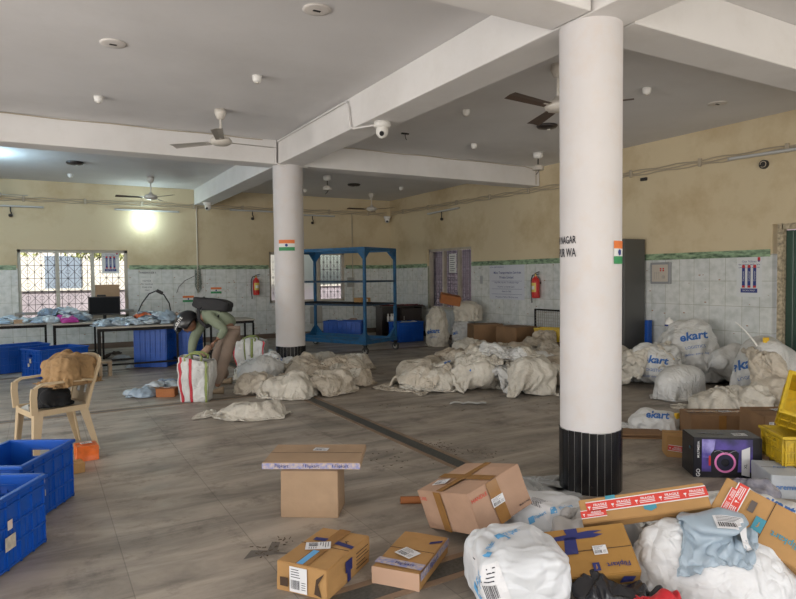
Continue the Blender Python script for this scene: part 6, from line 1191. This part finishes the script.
# ------------------------------------------------------------------ nearest heap, lower right
p4 = Pile(1.2, .8, 5.2, 4.2, .02)
def puffy(cx, cy, z0, a, b, c, rot, seed, cr=.4, e=.5, lamp=.012, nu=80, nv=56, tilt=0.0):
    """a stuffed bag: rounded block of half sizes a, b, c resting at z0"""
    u = 2*PI*np.arange(nu)/nu; v = np.linspace(0, PI, nv); U, V_ = np.meshgrid(u, v, indexing='ij'); pw = lambda t, k: np.sign(t)*np.abs(t)**k
    P = np.stack([a*pw(np.cos(U), e)*pw(np.sin(V_), .45), -b*pw(np.cos(V_), .6), c*pw(np.sin(U), e*1.1)*pw(np.sin(V_), .45)], -1)
    P[...,2] += smooth_noise((nu, nv), (4, 3), seed, lamp)*pw(np.sin(V_), .6); P[...,0] += smooth_noise((nu, nv), (4, 3), seed+1, lamp)*pw(np.sin(V_), .6)
    P = crease(P, seed, cr, lams=(.30, .2, .13, .09, .06, .045))
    if tilt: cs, sn = math.cos(tilt), math.sin(tilt); Q = P.copy(); Q[...,1] = P[...,1]*cs-P[...,2]*sn; Q[...,2] = P[...,1]*sn+P[...,2]*cs; P = Q
    P = rotz_np(P, rot); P[...,0] += cx; P[...,1] += cy; P[...,2] += z0-P[...,2].min(); P[...,2] = np.maximum(P[...,2], z0+.002); return P
P = puffy(1.915, 2.25, 0, .215, .235, .155, ANG+.15, 41); p4.stamp(P, 2); o = sk(P, 'white_polythene_bag', M_POLY, 'plump shiny white parcel bag with a blue printed band, nearest at the bottom', 'parcel bag', 'white parcel bags'); BAG1 = o
def band(o, pts, w, txt):
    """printed band draped over a bag: pts are pixels it runs through"""
    for i in range(len(pts)-1):
        a = hitpt(o, *pts[i]); b = hitpt(o, *pts[i+1]); x = (b-a); n = (Vector((0, 0, CAM_H))-(a+b)/2).normalized(); y = n.cross(x).normalized(); ln = x.length; M = frame((a+b)/2, x, y)
        s = w/1.3; vs, fs = glyphs(txt, .1, .02); sh = [([q*s*.8+Vector((ln*.12, 0, 0)) for q in vs], fs, M_BLU2), ([(-ln*.45, -w*.5, 0), (-ln*.45+w*.9, -w*.5, 0), (-ln*.45+w*1.1, w*.4, 0), (-ln*.45+w*.2, w*.4, 0)], [(0, 1, 2, 3)], M_BLU2)]
        drape('printed_band', o, M, sh, o, eps=.003, maxlen=.03)
band(o, [(477, 597), (480, 562), (494, 540), (520, 528)], .045, 'Flipkart'); lab_on(o, 493, 585, .11, .15, 20, False)
P = puffy(2.62, 2.80, 0, .16, .25, .10, ANG+1.30, 43); p4.stamp(P, 2); o = sk(P, 'white_polythene_bag', M_POLY, 'white parcel bag with blue printed band lying behind the plump one', 'parcel bag', 'white parcel bags')
band(o, [(527, 522), (548, 511), (575, 505)], .04, 'Flipkart'); lab_on(o, 540, 503, .13, .08, -25)
c = at(560, 492); P = empty_sack(3.15, 3.38, .02, .5, .6, ANG, 47, sx=.85, sy=.8, amp=.04, pile=p4, press=5); sk(P, 'grey_sheet_bag', mat('grey_film', (.36, .37, .37), .35), 'flat grey plastic bag on the floor against the near column foot', 'bag')
p4.block(2.36, 2.22, .36, .24, .10, -.59)
P = full_sack(2.66, 2.42, 0, .16, .6, ANG+1.5, 48, pile=p4, neck=None, slack=1.3, press=2, flat=.7); sk(P, 'grey_parcel_bag', mat('translucent_grey', (.42, .41, .40), .3, bump=.4, bump_scale=14), 'crumpled translucent grey bag under the long taped box', 'bag')
q = Pile(1.6, .8, 4.4, 3.2, .02); q.ell(2.87, 1.85, .37, .32, .29, ANG); q.ell(2.72, 1.98, .22, .2, .31, ANG); q.ell(3.05, 1.78, .2, .22, .27, ANG)
P = empty_sack(2.89, 1.84, .02, .78, 1.12, ANG+PI/2, 44, sx=.86, sy=.80, amp=.045, pile=q, press=1.5, cr=.4, cells=(9, 7), steps=110, nu=110, nv=76); p4.stamp(P, 2); o = sk(P, 'white_woven_sack', S_CLN, 'big white woven sack at the bottom right with a grey mailer on top', 'sack')
c = hitpt(o, 716, 532); c.z = float(p4.height(np.array([[c.x, c.y, 0]]))[0][0])
P = full_sack(c.x+.0, c.y+.02, c.z+.01, .155, .40, ANG+1.2, 45, pile=p4, neck=None, slack=1.06, press=1, flat=.28, cr=.7, lumps=0, fold=.02, ifr=.1); o = sk(P, 'plastic_mailer', mat('grey_blue_mailer', (.33, .41, .48), .3, bump=.3, bump_scale=18), 'grey-blue mailer with white label lying on the big white woven sack', 'parcel'); lab_on(o, 732, 524, .15, .09, -12)
P = full_sack(3.62, 2.25, 0, .20, 1.2, ANG+1.45, 46, pile=p4, neck=.9, slack=1.35, press=1, flat=.5, lumps=3); o = sk(P, 'white_woven_sack', S_WHT, 'long flat white sack behind the taped boxes at the right', 'sack'); print_on(o, 778, 505, 'ekart', .08, -20)
P = full_sack(4.08, 2.42, .0, .16, .36, ANG+1.5, 49, pile=p4, neck=None, slack=1.1, press=8, flat=.45, lumps=3); o = sk(P, 'clear_parcel', mat('clear_wrap', (.32, .31, .34), .15, col2=(.2, .2, .25), var=.1, var_scale=20, bump=.3, bump_scale=20), 'flat transparent-wrapped parcel leaning before the black carton', 'parcel')
for k, (x, y, s, m, lb, nm) in enumerate([(*at(590, 612, .10)[:2], .22, mat('grey_blue_mailer', ()), 'pale grey-blue mailer at the bottom edge beside the plump white bag', 'plastic_mailer'), (3.30, 1.55, .3, M_POLY, 'white bag scrap at the lower right edge', 'plastic_bag'), (2.5, 2.25, .4, PB[3], 'silvery bag wedged between mustard box and white sack', 'plastic_mailer')]):
    P = empty_sack(x, y, .04, s, s*1.3, k*1.2, 760+k, sx=.75, sy=.75, amp=.08, pile=p4, press=12, lay=.05); sk(P, nm, m, lb, 'bag')
for (px, py, zz, a, b, c, r, m, lb) in ((625, 601, .07, .09, .20, .055, 1.2, M_BLKP, 'black shiny plastic bag at the bottom edge before the mustard box'), (664, 603, .13, .05, .13, .075, 1.0, M_REDB, 'red plastic bag at the bottom edge against the big white sack')):
    c_ = at(px, py, zz); sk(puffy(c_.x, c_.y, 0, a, b, c, ANG+r, int(px), cr=1.3, lamp=.02), 'plastic_bag', m, lb, 'bag')
# ------------------------------------------------------------------ jacket and bag on the chair
pc = Pile(CHX-1, CHY-1, CHX+1, CHY+1, .02); cR, sR = math.cos(CHR), math.sin(CHR)
pc.block(CHX, CHY, .46, .5, .425, CHR)
P = full_sack(CHX+.0, CHY+.0, .43, .15, .42, CHR, 52, pile=pc, neck=None, fold=.05, slack=1.15, flat=.7); sk(P, 'black_bag', mat('black_cloth', (.008, .008, .009), .9), 'black cloth bag on the seat of the plastic chair', 'bag')
P = full_sack(CHX+.14*cR, CHY+.14*sR, .60, .22, .60, CHR+.15, 57, pile=None, neck=None, fold=.10, slack=1.3, flat=.62, cr=1.8, steps=50, bend=0, lumps=5); sk(P, 'brown_jacket', mat('brown_fleece', (.30, .185, .085), .95, var=.15, var_scale=8, folds=.8), 'light brown jacket heaped over the back of the plastic chair', 'jacket')
# ------------------------------------------------------------------ striped shopping bags
M_RST = mat('red_stripe_print', (.55, .04, .06), .6); M_GST = mat('olive_stripe_print', (.25, .30, .10), .6)
def striped(x, y, rz, w_, d_, h_, lb, stripes, seed):
    t = thing('striped_carry_bag', lb, 'bag', (x, y, 0), rz, 'white striped carry bags'); mb = MB(); nu, nv = 72, 20; per = []
    def rect(s):
        L = 2*(w_+d_); q = s*L
        if q < w_: return -w_/2+q, -d_/2
        q -= w_
        if q < d_: return w_/2, -d_/2+q
        q -= d_
        if q < w_: return w_/2-q, d_/2
        q -= w_; return -w_/2, d_/2-q
    vs = []
    for i in range(nu):
        for j in range(nv+1):
            x_, y_ = rect(i/nu); v = j/nv; f = .80+.20*math.sin(v*PI*.5+.1)-.08*(v > .9); r_ = min(1, 1)
            n = noise.noise(Vector((x_*5+seed, y_*5, v*2.5)))*.035*(.3+v)+noise.noise(Vector((x_*14, y_*14+seed, v*5)))*.012
            vs.append((x_*f+(x_/w_)*n*2, y_*(f+.15*math.sin(v*PI))+(y_/d_)*n*2, v*h_+(.03*math.sin(x_*9+seed) if j == nv else 0)))
    k0 = len(mb.v); fs = [[], [], []]
    for i in range(nu):
        c_ = 0; s = (i+.5)/nu*2*(w_+d_)
        for a, b, q in stripes:
            if a < s/w_ < b: c_ = q
        for j in range(nv): fs[c_].append((i*(nv+1)+j, ((i+1) % nu)*(nv+1)+j, ((i+1) % nu)*(nv+1)+j+1, i*(nv+1)+j+1))
    for q, m in enumerate((S_WHT, M_RST, M_GST)): mb.add(vs, fs[q], m, smooth=True)
    mb.add([vs[i*(nv+1)] for i in range(nu)], [list(range(nu))], S_WHT); o = mb.build('body', t); so_ = o.modifiers.new('t', 'SOLIDIFY'); so_.thickness = .006
    for sy in (-1, 1):
        hb = MB(); hb.tube([(-.1, sy*d_*.5, h_*.96), (-.11, sy*d_*.45, h_*1.05), (-.04, sy*d_*.3, h_*1.13), (.06, sy*d_*.28, h_*1.12), (.11, sy*d_*.45, h_*1.04), (.1, sy*d_*.5, h_*.96)], .014, M_GST, 8); hb.build('handle', t)
    return t
c = at(193, 403); striped(c.x+.08, c.y+.13, ANG, .40, .28, .54, 'white carry bag with red and olive stripes that the person reaches into', [(.06, .12, 1), (.40, .47, 1), (.92, 1.0, 2), (1.02, 1.1, 2)], 3.1)
c = at(253, 366); striped(c.x, c.y+.1, ANG, .56, .3, .46, 'white carry bag with red edges and olive stripes behind the far column heap', [(0, .05, 1), (.33, .4, 2), (.56, .63, 2), (.95, 1.0, 1)], 7.7)
# ------------------------------------------------------------------ the person bending over the striped bag
def W3D(px, py, dep): d = ray(px, py); return Vector((0, 0, CAM_H))+d*dep
def skin_obj(name, joints, edges, m, parent, lvl=2, root=0):
    me = bpy.data.meshes.new(name); me.from_pydata([tuple(j[0]) for j in joints], edges, []); me.materials.append(m)
    o = bpy.data.objects.new(name, me); COL.objects.link(o); md = o.modifiers.new('skin', 'SKIN'); md.use_smooth_shade = True
    lay = me.skin_vertices[0].data if me.skin_vertices else None
    for i, j in enumerate(joints):
        r_ = j[1]; lay[i].radius = (r_, r_) if not isinstance(r_, tuple) else r_; lay[i].use_root = (i == root)
    s = o.modifiers.new('sub', 'SUBSURF'); s.levels = lvl; s.render_levels = lvl
    o.parent = parent; o.matrix_parent_inverse = wmat(parent).inverted(); return o
M_SKIN = mat('brown_skin', (.20, .095, .055), .5); M_SHIRT = mat('sage_green_shirt', (.20, .235, .165), .85, var=.12, var_scale=8, bump=.4, bump_scale=30); M_TROU = mat('taupe_trousers', (.235, .175, .135), .85, var=.1, var_scale=8, bump=.4, bump_scale=25)
D = 8.62; PB_ = at(222, 392); person = thing('person', 'person in a black helmet, sage shirt and taupe trousers bending into the striped bag', 'person', (PB_.x, PB_.y, 0))
J = lambda px, py, dd=0: W3D(px, py, D+dd)
near = -.17; far_ = .17
pel = J(231, 329); wst = J(225, 320); chs = J(213, 314); nk = J(203, 317); hd = J(188, 324)
shN = J(207, 315, near); shF = J(205, 317, far_); elN = J(225, 330, near-.05); wrN = J(217, 340, near-.1); elF = J(193, 340, far_-.15); wrF = J(191, 357, far_-.25)
hpN = J(231, 333, -.09); hpF = J(229, 334, .10)
fN = at(217, 394, .0); fF = at(226, 384, 0)
anN = fN+Vector((.0, 0, .09)); anF = fF+Vector((0, 0, .09)); knN = J(225, 359, -.10); knF = J(216, 357, .08)
fwd = -Rt0
J1 = [(pel, .10), (wst, .10), (chs, .11), (nk, .055), (J(197, 319), .055), (shN, .055), (elN, .042), (wrN, .03), (shF, .055), (elF, .042), (wrF, .03), (hpN, .085), (knN, .055), (anN, .04), (hpF, .085), (knF, .055), (anF, .04)]
E1 = [(0, 1), (1, 2), (2, 3), (3, 4), (2, 5), (5, 6), (6, 7), (2, 8), (8, 9), (9, 10), (0, 11), (11, 12), (12, 13), (0, 14), (14, 15), (15, 16)]
body = skin_obj('body', J1, E1, M_SKIN, person)
sh = [(pel+Vector((0, 0, -.01)), .148), (wst, .15), (chs, .158), (J(205, 316), .09), (shN, .085), (elN, .068), (wrN-(wrN-elN)*.12, .05), (shF, .085), (elF, .07), (wrF-(wrF-elF)*.1, .052)]
skin_obj('shirt', sh, [(0, 1), (1, 2), (2, 3), (2, 4), (4, 5), (5, 6), (2, 7), (7, 8), (8, 9)], M_SHIRT, person)
tr = [(pel, .125), (hpN, .115), (knN, .085), (anN+Vector((0, 0, .03)), .068), (hpF, .115), (knF, .085), (anF+Vector((0, 0, .03)), .068)]
skin_obj('trousers', tr, [(0, 1), (1, 2), (2, 3), (0, 4), (4, 5), (5, 6)], M_TROU, person)
# head with face, turned down
hdir = (hd-nk).normalized(); look = (fwd*.55+Vector((0, 0, -.85))).normalized(); side = look.cross(Vector((0, 0, 1))).normalized(); upv = side.cross(look).normalized()
MH = Matrix(((look.x, side.x, upv.x, hd.x), (look.y, side.y, upv.y, hd.y), (look.z, side.z, upv.z, hd.z), (0, 0, 0, 1)))
def local(mb, name, par=person):
    o = mb.build(name); o.parent = par; o.matrix_parent_inverse = wmat(par).inverted(); return o
mb = MB(); nu, nv = 24, 16; vs = []
for i in range(nv+1):
    th = PI*i/nv
    for j in range(nu):
        ph = 2*PI*j/nu; x, y, z = math.sin(th)*math.cos(ph), math.sin(th)*math.sin(ph), math.cos(th)
        r = Vector((x*.098, y*.075, z*.115)); 
        if x > 0: r.x += .016*math.exp(-((y/.18)**2+((z+.12)/.22)**2))-.008*math.exp(-(((abs(y)-.4)/.15)**2+((z-.1)/.15)**2)); r.z -= .012*max(0, -z)*x
        vs.append(r)
mb.add(vs, [(i*nu+j, i*nu+(j+1) % nu, (i+1)*nu+(j+1) % nu, (i+1)*nu+j) for i in range(nv) for j in range(nu)], M_SKIN, MH, smooth=True)
for s_ in (-1, 1): mb.lathe([(0, -.012), (.02, -.01), (.026, 0), (.02, .01), (0, .012)], M_SKIN, 12, M=MH @ Matrix.Translation((-.005, s_*.075, 0)) @ Matrix.Rotation(PI/2, 4, 'X'))
local(mb, 'head')
mb = MB()
for s_ in (-1, 1): mb.lathe([(0, -.012), (.009, -.008), (.012, 0), (.009, .008), (0, .012)], M_WHITE, 12, M=MH @ Matrix.Translation((.083, s_*.03, .012))); mb.lathe([(0, -.006), (.006, 0), (0, .006)], M_BLACK, 10, M=MH @ Matrix.Translation((.094, s_*.03, .012)))
mb.box((.098, 0, -.055), (.008, .045, .008), mat('lips', (.16, .05, .04), .5), M=MH); local(mb, 'face_features')
mb = MB(); vs = []; R = .168; nv = 14; nu = 28; M_HEL = mat('helmet_shell', (.014, .014, .016), .3); rows = []
for i in range(nv+1):
    th = 2.05*i/nv
    for j in range(nu):
        ph = 2*PI*j/nu; cut = 1.0 if math.cos(ph) < .3 else (1.0 if th < 1.25 else 1.25/th); a = th*cut; vs.append((R*1.12*math.sin(a)*math.cos(ph), R*math.sin(a)*math.sin(ph), R*1.02*math.cos(a)+.015))
fs = [(i*nu+j, i*nu+(j+1) % nu, (i+1)*nu+(j+1) % nu, (i+1)*nu+j) for i in range(nv) for j in range(nu)]
mb.add(vs, fs, M_HEL, MH, smooth=True); ho = local(mb, 'helmet'); sm = ho.modifiers.new('t', 'SOLIDIFY'); sm.thickness = .02
mb = MB(); n = 20; mb.add([MH @ Vector((R*1.17*math.sin(a)*math.cos(p_), R*1.04*math.sin(a)*math.sin(p_), R*1.06*math.cos(a)+.015)) for a in (1.0, 1.35) for p_ in [-1.1+2.2*k/n for k in range(n+1)]], [(i, i+1, n+2+i, n+1+i) for i in range(n)], mat('smoke_visor', (.05, .05, .055), .12), smooth=True); local(mb, 'visor')
# white lettering on the helmet side facing the camera
mb = MB(); vs, fs = glyphs('STUDDS', .0, .03); out = []
for v in vs: a0 = -1.35 if side.dot(Fw) > 0 else 1.35; ph = a0+v.x*.055/R*1.0; th = 1.15-v.y*.06/R; out.append(MH @ Vector((R*1.15*math.sin(th)*math.cos(ph), R*1.03*math.sin(th)*math.sin(ph), R*1.05*math.cos(th)+.015)))
mb.add(out, fs, M_PAPER); local(mb, 'helmet_lettering')
# hands
def hand(w, d, pn, m=M_SKIN, s=1.0, curl=.5, name='hand', par=person):
    """w wrist, d finger direction, pn palm normal"""
    d = Vector(d).normalized(); pn = (Vector(pn)-d*Vector(pn).dot(d)).normalized(); sd = d.cross(pn)
    mb = MB(); pl = .085*s; mb.bbox((0, 0, 0), (pl, .075*s, .028*s), m, .012*s, M=frame(w+d*pl*.5, d, sd), seg=3)
    for k in range(4):
        ln = (.065, .075, .07, .055)[k]*s; b = w+d*pl*.95+sd*(.028-.0187*k)*s; a1 = curl; p1 = b+(d*math.cos(a1)+pn*math.sin(a1))*ln*.45; p2 = p1+(d*math.cos(a1*2.2)+pn*math.sin(a1*2.2))*ln*.33; p3 = p2+(d*math.cos(a1*3)+pn*math.sin(a1*3))*ln*.22
        mb.tube([b-d*.01, p1, p2, p3], [.0095*s, .009*s, .008*s, .006*s], m, 8)
    b = w+d*.02*s+sd*.032*s; mb.tube([b, b+(sd*.8+d*.6+pn*.3).normalized()*.035*s, b+(sd*.6+d*1.1+pn*.7).normalized()*.06*s, b+(sd*.4+d*1.2+pn*.9).normalized()*.075*s], [.012*s, .011*s, .009*s, .006*s], m, 8)
    return local(mb, name, par)
hand(wrN, J(207, 348, near-.1)-wrN, Vector((0, 0, -1)), s=1.1); hand(wrF, Vector((0, 0, -1)), fwd, s=1.1)
# glove / cloth held
mb = MB(); 
q = Pile(0, 6, 4, 10); q.H[:] = 0
o = skin_obj('held_cloth', [(J(210, 345, near-.08), .05), (J(206, 351, near-.08), .045), (J(200, 354, near-.06), .035), (J(204, 357, near-.1), .03)], [(0, 1), (1, 2), (1, 3)], mat('tan_cloth', (.33, .22, .15), .9, var=.2, var_scale=20), person); o.parent = None; o.matrix_parent_inverse = Matrix.Identity(4); tag(o, 'small tan cloth held in the hand of the bending person', 'cloth')
# shoes
for f in (fN, fF):
    mb = MB(); M = frame(f+Vector((0, 0, 0)), fwd, fwd.cross(Vector((0, 0, -1)))); vs = []
    for i in range(13):
        u = i/12; x = -.09+.28*u; wd = .042*(1-.25*math.cos(u*PI*2))*(1 if u < .85 else 1-(u-.85)*4); hh = .10-.055*min(1, u*1.6) if u < .9 else .03
        for k in range(12): a = 2*PI*k/12; vs.append(Vector((x, math.cos(a)*wd, max(0, .5*hh+math.sin(a)*hh*.5))))
    mb.add([f+fwd*v.x+fwd.cross(Vector((0, 0, 1)))*v.y+Vector((0, 0, v.z+.002)) for v in vs], [(i*12+k, i*12+(k+1) % 12, (i+1)*12+(k+1) % 12, (i+1)*12+k) for i in range(12) for k in range(12)]+[list(range(12)), list(range(144, 156))], mat('tan_shoe', (.30, .22, .14), .7), smooth=True); local(mb, 'shoe')
# backpack
bk = thing('backpack', 'black backpack on the back of the bending person', 'backpack', J(216, 306)); ax = (J(230, 309)-J(199, 302)).normalized(); M = frame(J(213, 304.5, .0), ax, Fw)
bm = bmesh.new(); bmesh.ops.create_cube(bm, size=1); bmesh.ops.subdivide_edges(bm, edges=bm.edges[:], cuts=5, use_grid_fill=True)
vs = []
for v in bm.verts:
    p = v.co.copy(); r_ = Vector((p.x*.50, p.y*.34, p.z*.17)); k_ = 1-.25*(abs(p.x)*2)**4; r_.z *= k_; r_.y *= 1-.2*(abs(p.x)*2)**3; r_ += p.normalized()*.018*noise.noise(p*4); r_.z += .02*math.sin(p.x*5); vs.append(r_)
bm.verts.index_update(); fs = [[v.index for v in f.verts] for f in bm.faces]; bm.free(); M_BPK = mat('black_nylon', (.010, .010, .012), .7, bump=.4, bump_scale=20); mb = MB(); mb.add(vs, fs, M_BPK, M, smooth=True); subd(local(mb, 'body', bk), 1)
for dd in (near-.0, far_):
    mb = MB(); P_ = [J(204, 303, dd*.8), J(198, 310, dd), J(199, 320, dd*1.05), J(206, 327, dd), J(216, 322, dd*.9), J(222, 312, dd*.8)]
    for i in range(5): mb.bar(P_[i], P_[i+1], .05, .012, M_BPK, up=(P_[i]-J(208, 316))); 
    local(mb, 'shoulder_strap', bk)
mb = MB(); mb.tube([J(206, 299), J(204, 297), J(201, 299)], .01, M_BPK, 6); local(mb, 'carry_loop', bk)
